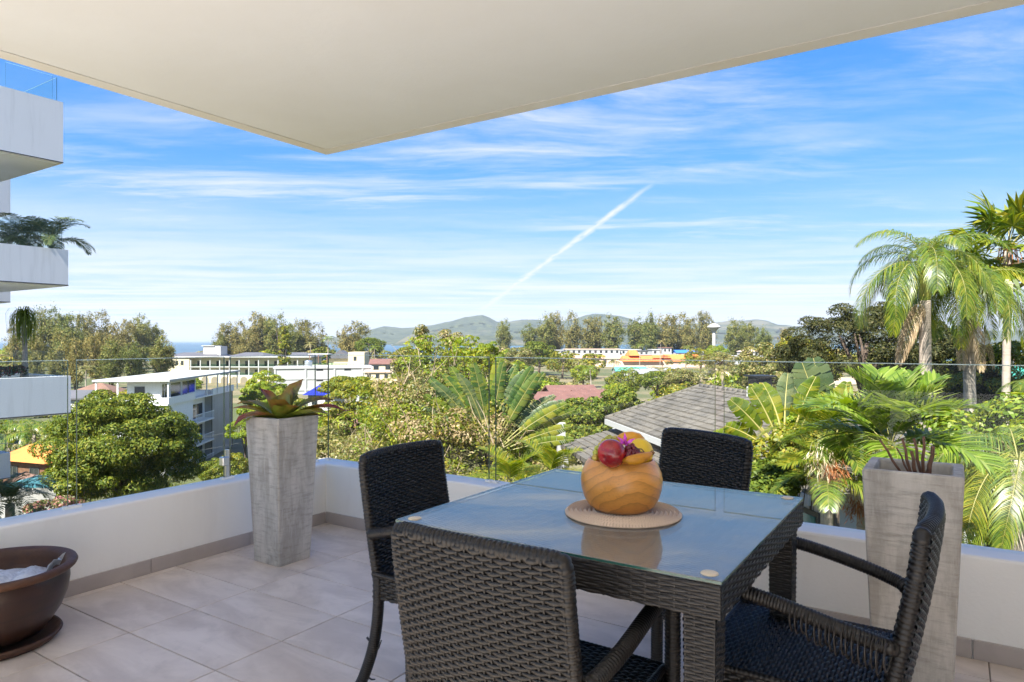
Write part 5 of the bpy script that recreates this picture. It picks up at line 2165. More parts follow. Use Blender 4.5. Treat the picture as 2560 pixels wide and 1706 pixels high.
def build_town():
    """low town and temple roofs in the flat land on the right"""
    L = []
    # orange roofed hall: stacked roofs
    d = 430
    c = P(1565, 853, d)
    t = thing('orange_roof_hall', 'long hall with bright orange stepped roofs in the town', 'building', (c.x, c.y, 0), math.radians(4))
    MB().bx(-4, 52, 2, 14, -16.2, -11.5).build('wall', M_pink, t)
    for (x0, x1, z0, z1, y0) in ((-2, 24, -11.6, -8.2, 0), (25, 50, -11.8, -7.4, 1), (3, 10, -8.1, -4.6, 3), (18, 30, -9.6, -7.6, 2.2)):
        m = MB()
        ym = y0 + 7
        m.add([(x0, y0, z0), (x1, y0, z0), (x1 - 1.2, ym, z1), (x0 + 1.2, ym, z1), (x1, y0 + 14, z0), (x0, y0 + 14, z0)], [(0, 1, 2, 3), (3, 2, 4, 5), (0, 3, 5), (1, 4, 2), (5, 4, 1, 0)])
        m.build('roof', M_orange2, t)
    house('long terracotta pink house left of the orange hall', 1522, 440, 30, 12, -8.0, 4, 2.4, mat('pale terracotta roof', (.52, .30, .19), .8), M_pink, .05, 'gable', 6)
    house('low terracotta roof in front of the long pink house', 1450, 455, 26, 10, -8.6, 4, 2.0, mat('pale terracotta roof', (.52, .30, .19), .8), M_pink, .05, 'gable', 5)
    rows = [('long pale hotel row with many dark windows, left end of the town', 1482, 500, 40, -4.6, M_pink, M_white2, 10),
            ('white flat roofed block left of the long pale row', 1412, 520, 16, -5.6, M_white2, M_white2, 4),
            ('white flat block with two rows of windows before the casuarinas', 1565, 505, 22, -5.0, M_white2, M_white2, 6),
            ('white block with dark roof right of the flat block', 1610, 495, 14, -5.8, M_grroof, M_white2, 4),
            ('bright white villa between palms in the town', 1652, 480, 12, -4.6, M_white2, M_white2, 3),
            ('small white tower-like house beside the bright villa', 1668, 476, 6, -3.2, M_red, M_white2, 2),
            ('low white warehouse with grey roof behind the orange hall', 1625, 440, 24, -7.4, M_metal, M_white2, 5)]
    for (lb, px, d, w, zt, rm, wm, nw) in rows:
        house(lb, px, d, w, 12, zt, 4, .5, rm, wm, .05, 'flat', nw, name='town_building', cat='building')
    for (lb, px, d, w, zt, rm, wm, k) in (
            ('blue roofed pavilion behind the orange hall', 1715, 470, 13, -5.2, mat('bright blue sheet', (.04, .17, .55), .5), M_white2, 'gable'),
            ('white house with pale hipped roof right of the blue pavilion', 1768, 455, 14, -5.6, M_metal, M_white2, 'hip'),
            ('white gabled house below the water tower', 1805, 450, 9, -6.0, M_white2, M_white2, 'gable'),
            ('white house with small red spired roof near the dark tree', 1878, 420, 10, -3.6, M_pink, M_white2, 'hip'),
            ('low white house with broad flat roof under the spired one', 1872, 400, 22, -7.4, M_white2, M_white2, 'flat'),
            ('white house half hidden right of the spired roof', 1935, 380, 16, -6.4, M_white2, M_white2, 'hip'),
            ('grey tin roofed shed in the open ground', 1625, 300, 16, -11.4, M_metal, M_white2, 'gable'),
            ('second grey tin roof beside the shed in the open ground', 1668, 310, 15, -11.2, M_metal, M_white2, 'gable'),
            ('pale market roof with teal front left of the tin roofs', 1580, 330, 15, -11.6, mat('teal awning', (.10, .38, .32), .6), M_white2, 'gable'),
            ('dark roofed house right of the open ground', 1820, 330, 12, -9.0, M_grroof, M_cream, 'hip')):
        house(lb, px, d, w, 10, zt, 4, 1.8 if k != 'flat' else .4, rm, wm, .06, k, 3, name='town_house')
    # far right: teal walled building and red roofs seen between the palms
    house('teal walled building at the far right edge', 2545, 150, 9, 8, -3.4, 3.5, .4, M_metal, mat('teal render', (.05, .34, .28), .7), -.2, 'flat', 2, name='town_building', cat='building')
    house('house with pinkish red roof beside the teal building', 2520, 175, 11, 8, -2.6, 3, 1.7, M_red, M_white2, -.2, 'gable', 2)
    house('second red roof behind the teal building', 2475, 190, 8, 8, -3.6, 3, 1.6, M_red, M_white2, -.2, 'gable', 2)
    # water tower
    c = P(1785, 853, 520)
    w = thing('water_tower', 'white mushroom-shaped water tower above the trees', 'water tower', (c.x, c.y, -16), 0)
    m = smoothmb()
    m.lathe([(1.6, 0), (1.35, 10), (1.3, 24.5)], 16)
    m.build('shaft', M_white2, w)
    m = smoothmb()
    m.lathe([(1.3, 24.4), (3.6, 27.0), (5.2, 27.6), (5.0, 28.3), (2.0, 30.2), (0, 30.8)], 20)
    m.build('tank', M_white2, w)


build_town()

# bare earth and track in the open land
M_earth = mat('bare sandy earth', (.50, .38, .26), .95, var=(.05, (.36, .30, .16), .25))
m = MB()
ring = []
for k in range(28):
    a = 2 * math.pi * k / 28
    r = 1 + .22 * math.sin(3 * a + 1) + .12 * math.sin(7 * a)
    ring.append((106 + 46 * r * math.cos(a), 292 + 55 * r * math.sin(a), 0))
m.poly([(x, y, g1(x, y) + .25) for x, y, z in ring])
m.build('bare_earth', M_earth, kind='structure')
m = MB().poly([(x, y, g1(x, y) + .3) for x, y in ((10, 212), (26, 206), (36, 216), (33, 226), (18, 230), (6, 222))])
m.build('grass_field', mat('dry grass', (.26, .25, .09), .95, var=(.2, (.33, .28, .13), .3)), kind='structure')

# power lines at the left, two thin cables from a pole
M_cable = mat('cable', (.20, .20, .20), .6)
a = P(620, 1150, 92)
pole = MB().tube([(0, 0, -6), (0, 0, 3.2)], [.14, .10], 8).bx(-1.0, 1.0, -.06, .06, 2.6, 2.75).build('power_pole', mat('concrete pole', (.45, .44, .42), .8), loc=(a.x + 1, a.y, a.z), label='concrete power pole in front of the concrete apartment block', cat='pole')
for (y0, y1, nm) in ((1095, 1105, 'thin power cable running left from the pole, upper one'), (1128, 1122, 'thin power cable running left from the pole, middle one'), (1165, 1162, 'thin power cable running left from the pole, lowest one')):
    s, e = P(596, y0 - 20, 90), P(-60, y1, 52)
    pts = [s.lerp(e, k / 14) - Vector((0, 0, 1.2 * math.sin(math.pi * k / 14))) for k in range(15)]
    o = s.copy()
    MB().tube([p - o for p in pts], .022, 5).build('power_cable', M_cable, loc=o, label=nm, cat='cable')

# ---------------------------------------------------------------- trees and plants
def single_tree(name, label, px, py, d, R, seed, n, clumps, cr, L, Wd, m, trunk_r=.2, cat='tree', group=None, **kw):
    """crown centred at pixel px,py at distance d, radii R"""
    rs = np.random.RandomState(seed)
    c = P(px, py, d)
    zg = g1(c.x, c.y)
    t = thing(name, label, cat, (c.x, c.y, zg), 0, group)
    V, Q = crown_leaves(rs, n, R, clumps, cr, L, Wd, **kw)
    h = c.z - zg
    tr = trunk_mesh(rs, h + .3, trunk_r, 7, min(R) * .62, m=M_bark2)
    link('trunk', tr, t, loc=(0, 0, h))
    link('crown', npmesh('crown', V, Q, m), t, loc=(0, 0, h))
    return t


single_tree('round_tree', 'big round dark green tree below the left parapet', 306, 1122, 42, (4.5, 4.3, 3.9), 3, 76000, 300, .8, .21, .38, G_dark, .3, hollow=.25, lowcut=-.9)
single_tree('leafy_tree', 'yellow green shrub in the gap left of the round tree', 205, 1190, 40, (1.6, 1.6, 2.2), 4, 6000, 40, .6, .22, .45, G_mid, .12)
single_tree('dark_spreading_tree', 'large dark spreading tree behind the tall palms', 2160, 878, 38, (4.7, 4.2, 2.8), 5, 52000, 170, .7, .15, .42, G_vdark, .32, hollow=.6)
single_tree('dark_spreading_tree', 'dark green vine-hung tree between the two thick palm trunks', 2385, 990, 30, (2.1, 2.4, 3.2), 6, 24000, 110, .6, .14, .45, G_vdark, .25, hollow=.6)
single_tree('vine_covered_tree', 'vine-covered tree behind the thin palm trunk at right', 2500, 1010, 28, (2.2, 2.2, 2.8), 7, 22000, 100, .6, .14, .45, G_mid, .2, hollow=.6)
single_tree('bushy_tree', 'olive green bushy tree left of the dark tree, behind the roof vent', 1925, 928, 62, (3.4, 3.2, 2.6), 8, 12000, 70, .8, .25, .45, G_olive, .2)
single_tree('bushy_tree', 'olive bushy tree directly left of the dark spreading tree', 2000, 900, 75, (3.4, 3.2, 3.0), 9, 9000, 60, .9, .3, .45, G_mid, .2)
single_tree('layered_tree', 'layered feathery green tree beside the terrace corner', 895, 1030, 33, (1.9, 1.9, 1.9), 10, 12000, 60, .55, .15, .4, G_mid, .12, flat=.25, hollow=.4)
single_tree('layered_tree', 'smaller flat-topped green tree before the blue roof', 880, 965, 40, (1.9, 1.8, .8), 11, 8000, 34, .6, .16, .4, G_mid, .1, flat=.3, hollow=.3)
single_tree('layered_tree', 'olive feathery tree low at the terrace corner glass', 845, 1110, 30, (1.5, 1.5, 1.2), 111, 9000, 50, .45, .13, .4, G_olive, .08, flat=.35, hollow=.3)
single_tree('layered_tree', 'green feathery bush tree right of the corner glass joint', 960, 1085, 31, (1.5, 1.5, 1.3), 112, 9000, 50, .45, .13, .4, G_bright, .08, flat=.35, hollow=.3)
single_tree('leafy_tree', 'dark leafy tree between the fan plant and the verandah', 1462, 1048, 36, (1.6, 1.6, 1.5), 12, 9000, 60, .5, .20, .5, G_dark, .14, hollow=.6)
single_tree('leafy_tree', 'small dark leafy tree against the tile roof corner', 1555, 1000, 46, (1.4, 1.4, 1.1), 13, 5000, 34, .5, .2, .5, G_dark, .12)
single_tree('leafy_tree', 'dark bush below the leafy tree, left of the white gate pier', 1400, 1120, 30, (1.2, 1.3, 1.3), 33, 6000, 40, .45, .17, .5, G_dark, .1)
for i, (px, py, d, r, s, lb) in enumerate(((648, 990, 116, 3.0, 14, 'bright green tree right of the concrete block'), (668, 972, 124, 4.2, 15, 'large bright green tree before the white block'), (655, 1040, 100, 3.2, 16, 'yellow green tree below the large bright tree'), (715, 1010, 112, 3.2, 17, 'dull green tree under the panelled white block'))):
    single_tree('leafy_tree', lb, px, py, d, (r, r, r * .8), s, 5000, 50, r * .24, .42, .5, G_bright if i != 3 else G_mid, .2)
single_tree('leafy_tree', 'bright green tree at the foot of the concrete block', 615, 1075, 84, (2.5, 2.4, 2.2), 121, 9000, 60, .6, .22, .45, G_bright, .15)
single_tree('leafy_tree', 'green tree low behind the corner planter', 585, 1165, 70, (2.0, 2.0, 1.6), 122, 8000, 50, .5, .2, .45, G_mid, .15)
single_tree('leafy_tree', 'bright green tree between planter and corner glass', 770, 1075, 60, (2.4, 2.2, 2.6), 123, 11000, 60, .55, .18, .45, G_bright, .15)
single_tree('leafy_bush', 'leafy bush in front of the tile roof, beside the fan plant foot', 1985, 1150, 12.2, (.75, .7, .65), 131, 6000, 44, .24, .10, .45, G_mid, .04, cat='bush')
single_tree('leafy_bush', 'dark leafy bush at the corner of the table, below the fan plant', 1915, 1215, 11.5, (.5, .5, .5), 132, 4000, 34, .2, .10, .45, G_dark, .04, cat='bush')
single_tree('leafy_bush', 'bright bush between the two fan-leaved plants', 2030, 1075, 14.5, (.8, .7, .7), 133, 6000, 44, .26, .11, .45, G_bright, .04, cat='bush')
single_tree('leafy_tree', 'low green tree between the round tree and the concrete block', 545, 1180, 60, (1.9, 1.8, 1.5), 134, 8000, 50, .5, .18, .45, G_mid, .12)
single_tree('yellow_bush', 'yellow green bush at the lower right behind the parapet', 2520, 1130, 9.5, (1.1, 1.0, .85), 18, 8000, 60, .32, .10, .45, G_bright, .05, cat='bush')
single_tree('leafy_bush', 'green bush behind the right planter', 2440, 1250, 10.5, (.8, .8, .7), 19, 5000, 40, .28, .10, .45, G_mid, .05, cat='bush')
single_tree('flowering_bush', 'pale pink flowering bush at the lower left', 140, 1275, 33, (1.3, 1.2, .8), 20, 3500, 34, .35, .16, .5, leafmat('pink flowering leaf', [(.06, .10, .02), (.11, .14, .03), (.20, .17, .06), (.55, .22, .22)], .3), .06, cat='bush')

# saplings standing out of the scrub against the sea
for i, (px, py, d, r, h) in enumerate(((1052, 858, 29, .5, 1.0), (1085, 888, 27, .9, .9), (1130, 870, 30, .7, 1.1), (1170, 880, 28, .8, .9), (1010, 912, 30, .8, .7), (1200, 905, 34, .9, .8), (1245, 915, 40, 1.2, .9), (1225, 880, 46, 1.0, .9))):
    lb = ['slender sapling with sparse crown against the sea, above the scrub', 'bushy sapling left of the fan plant tip', 'tall reddish green sapling above the fan plant', 'broad sapling right above the fan plant', 'low sapling at the left end of the scrub crest', 'sapling behind the fan plant, right of its tip', 'dense green bush tree right of the fan plant', 'bright green round bush tree above the fan plant'][i]
    single_tree('sapling', lb, px, py, d, (r, r, h), 40 + i, 1500 if i < 5 else 3500, 26, .28, .13, .38, [G_olive, G_mid, G_olive, G_bright][i % 4] if i != 7 else G_bright, .035, hollow=.2, droop=.5)

# --- casuarinas
CV = [tree_variant('casuarina', s) for s in (1, 2, 3, 4, 5, 6, 7)]
spots = [  # px, top y, distance
    (40, 812, 380), (105, 782, 375), (140, 778, 400), (178, 796, 365), (212, 790, 385), (250, 788, 400), (283, 812, 360), (318, 806, 395), (352, 798, 410), (385, 812, 420), (402, 842, 250), (150, 838, 240), (190, 850, 225), (235, 842, 235), (280, 856, 230), (330, 862, 240), (90, 848, 250),
    (545, 835, 430), (572, 812, 440), (602, 810, 430), (622, 830, 420), (643, 788, 450), (668, 800, 460), (690, 792, 445), (728, 812, 440), (752, 803, 455), (780, 812, 450), (868, 818, 420), (895, 810, 430),
    (1262, 806, 560), (1325, 815, 540), (1362, 792, 540), (1392, 786, 560), (1428, 789, 550), (1470, 798, 545), (1492, 797, 555), (1528, 796, 540), (1588, 799, 560), (1630, 786, 540), (1662, 792, 550), (1700, 792, 560), (1726, 800, 540), (1756, 786, 575), (1835, 806, 500), (1872, 808, 520), (1905, 822, 480), (1960, 826, 500)]
ordn = ['first', 'second', 'third', 'fourth', 'fifth', 'sixth', 'seventh', 'eighth', 'ninth', 'tenth', 'eleventh', 'twelfth', 'thirteenth', 'fourteenth', 'fifteenth', 'sixteenth', 'seventeenth', 'eighteenth']
groves = [(0, 11, 'shore grove behind the neighbour balconies'), (11, 17, 'nearer grove left of the hotel'), (17, 29, 'grove behind the cream hotel'), (29, 47, 'row behind the town')]
for a, b, gname in groves:
    spots[a:b] = sorted(spots[a:b])
    for i in range(a, b):
        px, ty, d = spots[i]
        cr, tk = CV[(i * 5) % 7]
        X = (px - 1280) / F * d
        zt = CAMZ + (853 - ty) / F * d
        zg = g1(X, d)
        s = (zt - zg) / 24.0
        wx = s * RS.uniform(.95, 1.4)
        put_tree('casuarina_tree', f'tawny casuarina, {ordn[i - a]} from the left in the {gname}', 'tree', cr, tk, (X, d, zg), (wx, wx, s), RS.uniform(0, 6.28), 'casuarinas in the ' + gname)
# dark creeper-clad tree among the hotel grove
cr, tk = CV[1]
X = (712 - 1280) / F * 232
zz = (CAMZ + (853 - 816) / F * 232) - g1(X, 232)
put_tree('creeper_clad_tree', 'slim tree in front of the hotel roof gap, wrapped in dark creeper', 'tree', npmesh('crown', *crown_leaves(np.random.RandomState(77), 2600, (2.4, 2.4, 9), 60, 1.1, .75, .45), G_mid), tk, (X, 232, g1(X, 232)), 1.0, .4)
bpy.context.view_layer.update()
_t = [o for o in bpy.data.objects if o.name.startswith('creeper_clad_tree')][0]
for ch in _t.children:
    if ch.name.startswith('crown'):
        ch.location = (0, 0, zz - 8.5)

# --- broad crowned middle-distance trees
RV = [tree_variant('round', s) for s in (0, 1, 2, 3)]
mids = [(925, 868, 330, 9, 1, 'round dark tree with a palm in front, behind the cream terrace house'), (1405, 905, 300, 9, 0, 'green tree at the left end of the town'), (1345, 880, 330, 10, 1, 'dark wide tree left of the town'), (1300, 895, 300, 9, 3, 'tawny wide tree above the fan plant'),
        (1790, 884, 360, 8, 2, 'bright green tree under the water tower'), (1750, 895, 330, 9, 0, 'olive tree right of the orange hall'), (1460, 935, 205, 5, 2, 'dome shaped yellow green tree in the field'), (1800, 905, 280, 8, 3, 'tawny tree right below the bright green tree'),
        (1560, 955, 170, 6, 0, 'green tree in front of the open ground'), (1700, 950, 150, 5, 3, 'olive tree left of the tile roof ridge'), (1640, 955, 160, 5, 1, 'dark tree behind the tile roof'), (470, 965, 200, 5, 2, 'bright bushy tree above the white canopy'), (668, 1085, 90, 4, 2, 'bright green tree behind the bromeliad')]
for px, py, d, r, v, lb in mids:
    c = P(px, py, d)
    zg = g1(c.x, c.y)
    cr, tk = RV[v]
    r = r * .75
    t = thing('broad_tree', lb, 'tree', (c.x, c.y, c.z), RS.uniform(0, 6), 'broad crowned trees of the lowland')
    t.scale = (r * 1.15, r * 1.1, r)
    link('trunk', tk, t, scale=(1, 1, max(1.0, (c.z - zg) / (1.6 * r))))
    link('crown', cr, t)

# --- far and middle woodland that reads as one mass
def woodland():
    rs = np.random.RandomState(8)
    V, Q, mi, b = [], [], [], 0
    base = [crown_leaves(np.random.RandomState(60 + k), 520, (1, 1, .8), 26, .34, .26, .6) for k in range(5)]
    fine = [crown_leaves(np.random.RandomState(80 + k), 1500, (1, 1, .8), 40, .30, .13, .5) for k in range(5)]
    cnt = 0
    while cnt < 480:
        px = rs.uniform(-150, 2750)
        d = rs.choice([rs.uniform(75, 150), rs.uniform(130, 330), rs.uniform(300, 560)], p=[.3, .35, .35])
        X = (px - 1280) / F * d
        # keep clearings: open ground, field, buildings in view
        if 1500 < px < 1850 and 230 < d < 330:
            continue
        if 60 < X + 0 < 150 and 240 < d < 345:
            continue
        if 380 < px < 960 and 60 < d < 290:
            continue
        if 1330 < px < 1420 and 200 < d < 232:
            continue
        if 1360 < px < 1560 and 78 < d < 120:
            continue
        if -60 < px < 300 and 40 < d < 125 and rs.rand() < .75:
            continue
        if 60 < px < 420 and 140 < d < 430:
            continue
        r = rs.uniform(2.2, 4.2) * (1 + d / 700)
        if 1380 < px < 1960 and d > 330:
            r *= .62
            if rs.rand() < .45:
                continue
        z = g1(X, d) + r * rs.uniform(.8, 1.3)
        v, q = (fine if d < 170 else base)[rs.randint(5)]
        a = rs.uniform(0, 6.28)
        R = np.array([[math.cos(a), -math.sin(a), 0], [math.sin(a), math.cos(a), 0], [0, 0, 1]])
        V.append(v @ R.T * np.array([r * 1.2, r * 1.2, r]) + np.array([X, d, z]))
        Q.append(q + b)
        mi.append(np.full(len(q), rs.choice(4, p=[.33, .17, .2, .3])))
        b += len(v)
        cnt += 1
    me = npmesh('woodland', np.concatenate(V), np.concatenate(Q), [G_mid, G_dark, G_bright, G_olive])
    me.polygons.foreach_set('material_index', np.concatenate(mi).astype(np.int32))
    link('woodland', me, kind='stuff', label='mixed woodland and gardens filling the lowland', cat='woodland')


woodland()


def scrub(name, label, region, seed, nb, leaves, mats, probs, rmin, rmax, L, twigs=0, zfun=None):
    """tangled bushes that grow over the slope; region(rs) -> x, y"""
    rs = np.random.RandomState(seed)
    V, Q, mi, b = [], [], [], 0
    tw = MB()
    for k in range(nb):
        x, y = region(rs)
        r = rs.uniform(rmin, rmax)
        z = g1(x, y) + r * .35 + (zfun(rs, x, y) if zfun else 0)
        v, q = crown_leaves(rs, int(leaves * (r / rmax) ** 1.5) + 60, (r * rs.uniform(.9, 1.4), r * rs.uniform(.9, 1.4), r * rs.uniform(.6, 1.1)), 14, r * .42, L, .42, hollow=.25, up=.5)
        V.append(v + np.array([x, y, z]))
        Q.append(q + b)
        b += len(v)
        mm = rs.choice(len(mats), p=probs)
        alt = rs.choice(len(mats), p=probs)
        mi.append(np.where(rs.rand(len(q)) < .8, mm, alt))
        for s in range(twigs):
            a = rs.uniform(0, 6.28)
            p0 = Vector((x + rs.uniform(-r, r) * .7, y + rs.uniform(-r, r) * .7, z - r * .2))
            p2 = p0 + Vector((math.cos(a) * rs.uniform(.2, 1.0), math.sin(a) * .6, rs.uniform(.3, 1.5)))
            tw.tube([p0, p0.lerp(p2, .5) + Vector((rs.uniform(-.2, .2), 0, rs.uniform(0, .3))), p2], [.018, .012, .005], 4, cap=False)
    me = npmesh(name, np.concatenate(V), np.concatenate(Q), mats)
    me.polygons.foreach_set('material_index', np.concatenate(mi).astype(np.int32))
    o = link(name, me, kind='stuff', label=label, cat='scrub')
    if twigs:
        tag(tw.build('dry_twig', mat('dry twig', (.34, .26, .17), .8), o), kind='stuff')
    return o


def reg_slope(rs):
    while True:
        d = rs.uniform(13, 44)
        px = rs.uniform(740, 1480)
        x = (px - 1280) / F * d
        # slope seen left of the verandah
        if d > 22 and px > 1330:
            continue
        return x, d


scrub('hillside_scrub', 'tangled olive green scrub covering the slope below the terrace', reg_slope, 31, 380, 1100, [G_olive, G_mid, G_bright, G_dry], [.46, .26, .14, .14], .6, 1.5, .13, 3, lambda rs, x, y: rs.uniform(.0, 2.2) * math.exp(-((x + 2) / 6) ** 2))


def reg_right(rs):
    d = rs.uniform(9, 34)
    px = rs.uniform(1800, 2700)
    x = (px - 1280) / F * d
    if 13 < d < 25 and px < 2200:
        d = rs.uniform(8, 12)
        x = (px - 1280) / F * d
    return x, d


scrub('garden_undergrowth', 'lush green undergrowth below the palms on the right', reg_right, 32, 150, 900, [G_mid, G_bright, G_dark, G_olive], [.4, .25, .25, .1], .6, 1.5, .16, 2, lambda rs, x, y: rs.uniform(0, 1.2))


def reg_left(rs):
    d = rs.uniform(26, 100)
    px = rs.uniform(-150, 445)
    return (px - 1280) / F * d, d


scrub('lowland_undergrowth', 'green undergrowth round the houses at lower left', reg_left, 33, 150, 700, [G_mid, G_bright, G_dark, G_olive], [.35, .2, .3, .15], 1.0, 2.4, .21, 0)

# --- palms
F_roy = [frond_mesh(1, 2.5, 82, -55, 70, .70, .020, .25, .7, curl=.95, mat_=G_palm), frond_mesh(2, 2.8, 66, -92, 74, .78, .020, .2, .85, curl=.8, mat_=G_palm), frond_mesh(3, 3.0, 48, -100, 74, .74, .020, .15, .9, curl=.66, mat_=G_palm), frond_mesh(5, 3.0, 34, -98, 70, .70, .020, .1, .9, curl=.58, mat_=G_palmy)]
F_dead = frond_mesh(4, 2.3, -40, -88, 40, .5, .03, .1, .9, curl=.5, mat_=G_palmd)
M_shaft = mat('green crownshaft', (.16, .26, .03), .4, var=(2.5, (.26, .20, .06), .3), streak=((3, 3, 1), (.30, .16, .06), .5))


def palm_at(name, label, px, ptop, d, r0, r1, **kw):
    c = P(px, ptop, d)
    return palm(name, label, (c.x + kw.pop('lx', 0), c.y, g1(c.x, c.y) - .2), c, r0, r1, **kw)


p1 = palm_at('tall_palm', 'tallest thick-trunked palm with green crownshaft and drooping fronds', 2312, 752, 20, .21, .15, fronds=F_roy, nf=24, seed=4, shaft=(1.05, .165, M_shaft), scale=1.0, dead=4, dead_mesh=F_dead, lx=.08, group='tall palms on the right')
p2 = palm_at('tall_palm', 'second thick-trunked palm with drooping crown, right of the tallest', 2420, 790, 20.5, .20, .15, fronds=F_roy[1:], nf=20, seed=9, shaft=(.9, .15, M_shaft), scale=.95, dead=4, dead_mesh=F_dead, lx=.18, group='tall palms on the right', spin=1.0)
F_fan = [fan_leaf_mesh(k, .85, .75, 28, [G_palm, G_palm, G_palmy][k], .25) for k in range(3)]
F_fand = fan_leaf_mesh(9, .6, .6, 22, G_palmd, .6)
M_fruit = mat('orange date fibre', (.42, .14, .04), .8, var=(20, (.25, .10, .03), .3))


def fan_palm(label, px, ptop, d, nf, seed, scale=1.0):
    c = P(px, ptop, d)
    rs = np.random.RandomState(seed)
    b = Vector((c.x - .15, c.y, g1(c.x, c.y) - .2))
    t = thing('fan_palm', label, 'palm', b, 0)
    mb = smoothmb()
    n = 40
    h = c - b
    mb.tube([h * (i / n) for i in range(n + 1)], [(.135 - .02 * i / n) * (1 + .06 * (i % 2)) for i in range(n + 1)], 12)
    mb.build('trunk', M_ptrunk, t)
    for k in range(nf):
        az = 2.4 * k
        el = 75 - 125 * (k / nf)
        o = link('frond', F_fan[k % 3], t, loc=h + Vector((0, 0, .1)), rot=(rs.uniform(-.4, .4), -math.radians(el), az), scale=scale * rs.uniform(.85, 1.1))
    for k in range(4):
        link('dry_frond', F_fand, t, loc=h, rot=(rs.uniform(-.3, .3), math.radians(70), rs.uniform(0, 6)), scale=scale)
    m = smoothmb()
    for k in range(26):
        a = rs.uniform(0, 6.28)
        r = rs.uniform(.1, .4)
        m.tube([h, h + Vector((math.cos(a) * r, math.sin(a) * r, .15)), h + Vector((math.cos(a) * r * 1.4, math.sin(a) * r * 1.4, -rs.uniform(.3, .8)))], [.02, .012, .006], 5, cap=False)
    m.build('boot_fibre', M_fruit, t)
    return t


fan_palm('thin-trunked fan palm with orange fibre at the right edge', 2520, 628, 24, 22, 5, 1.45)

# crowns of the garden palms close behind the glass
G_potp = leafmat('broad palm leaflet', [(.08, .14, .016), (.14, .22, .022), (.21, .28, .035), (.33, .37, .11)], .4, .32, .5)
F_gard = [frond_mesh(21, 1.15, 72, 5, 54, .50, .021, .5, .25, base=.2, mat_=G_palm, curl=1.2), frond_mesh(22, 1.3, 45, -35, 56, .54, .021, .45, .3, base=.2, mat_=G_palmy, curl=1.2), frond_mesh(23, 1.3, 22, -60, 56, .52, .021, .4, .35, base=.2, mat_=G_palm, curl=1.0)]
F_gardb = [frond_mesh(24, 1.2, 70, 10, 48, .48, .023, .5, .25, base=.2, mat_=G_palmy), frond_mesh(25, 1.3, 40, -45, 50, .52, .023, .45, .35, base=.2, mat_=G_palmy), frond_mesh(26, 1.3, 15, -70, 50, .5, .023, .4, .35, base=.2, mat_=G_palm)]
M_obase = mat('orange leaf base', (.50, .20, .06), .7, var=(6, (.36, .24, .08), .3))
F_pot = [frond_mesh(61, 1.0, 80, 25, 42, .44, .038, .45, .12, base=.22, mat_=G_potp, curl=1.3), frond_mesh(62, 1.1, 55, -15, 44, .48, .038, .40, .18, base=.22, mat_=G_potp, curl=1.3), frond_mesh(63, 1.15, 30, -45, 44, .48, .038, .35, .22, base=.22, mat_=G_potp, curl=1.2)]
palm_at('garden_palm', 'bright green palm crown right behind the right planter', 2226, 1182, 7.0, .075, .06, fronds=F_pot, nf=17, seed=11, shaft=(.26, .08, M_obase), scale=.93, group='garden palms', spin=.5)
palm_at('garden_palm', 'yellow green palm right of the fan-leaved plant', 2062, 1150, 10.5, .07, .06, fronds=F_gardb, nf=14, seed=12, shaft=(.3, .06, M_shaft), scale=.78, group='garden palms', spin=1.2)
palm_at('garden_palm', 'low palm with hanging flower stalks left of the right planter', 2072, 1235, 10.0, .07, .06, fronds=F_gard, nf=11, seed=13, shaft=(.25, .06, M_shaft), scale=.72, group='garden palms', spin=.2)
palm_at('garden_palm', 'low palm half hidden by the right planter', 2152, 1228, 11.0, .07, .06, fronds=F_gardb, nf=11, seed=14, shaft=(.25, .06, M_shaft), scale=.75, group='garden palms', spin=2)
palm_at('garden_palm', 'drooping yellow green palm at the lower right edge', 2545, 1150, 8.2, .08, .07, fronds=F_roy[1:], nf=13, seed=15, scale=.62, group='garden palms', spin=.9)
palm_at('garden_palm', 'feathery palm at the right edge below the glass top', 2640, 1010, 12.5, .09, .07, fronds=F_roy[:2], nf=11, seed=16, scale=.5, group='garden palms')
palm_at('garden_palm', 'small bright palm peeping over the table edge', 1275, 1215, 11.5, .05, .04, fronds=F_gardb, nf=10, seed=17, scale=.75, group='garden palms')
palm_at('garden_palm', 'second bright palm right of the small one over the table edge', 1372, 1195, 13.5, .05, .04, fronds=F_gardb, nf=9, seed=18, scale=.8, group='garden palms')
palm_at('garden_palm', 'low spiky palm between planter and right parapet', 2400, 1330, 9.0, .05, .04, fronds=F_gardb, nf=11, seed=19, scale=.6, group='garden palms')
# flower stalks
M_fl1 = leafmat('cream palm flowers', [(.45, .36, .22), (.58, .48, .32), (.66, .58, .42)], .2)
M_fl2 = leafmat('orange palm fruit', [(.26, .09, .03), (.34, .13, .05), (.26, .16, .08)], .2)
for (px, py, d, m_, lb) in ((2052, 1145, 9.8, M_fl1, 'cream flower spray of the palm left of the planter, upper one'), (2085, 1175, 9.7, M_fl2, 'orange fruit spray of the palm left of the planter, upper one'), (2140, 1215, 10.6, M_fl1, 'cream flower spray right beside the planter edge'), (2140, 1255, 10.6, M_fl2, 'orange fruit spray low beside the planter edge')):
    c = P(px, py, d)
    rs = np.random.RandomState(int(px + py))
    n = 260
    u = unit(rs.normal(size=(n, 3)))
    C = u * rs.uniform(.05, .26, n)[:, None] * np.array([1, 1, .9]) - np.array([0, 0, 1]) * (rs.uniform(0, .2, n))[:, None]
    Vv, Qq = leaf_cards(C, unit(rs.normal(size=(n, 3))), u * .4 - np.array([0, 0, 1.0]), rs.uniform(.08, .2, n), .014)
    link('flower_spray', npmesh('flower_spray', Vv, Qq, m_), loc=c, label=lb, cat='flowers')

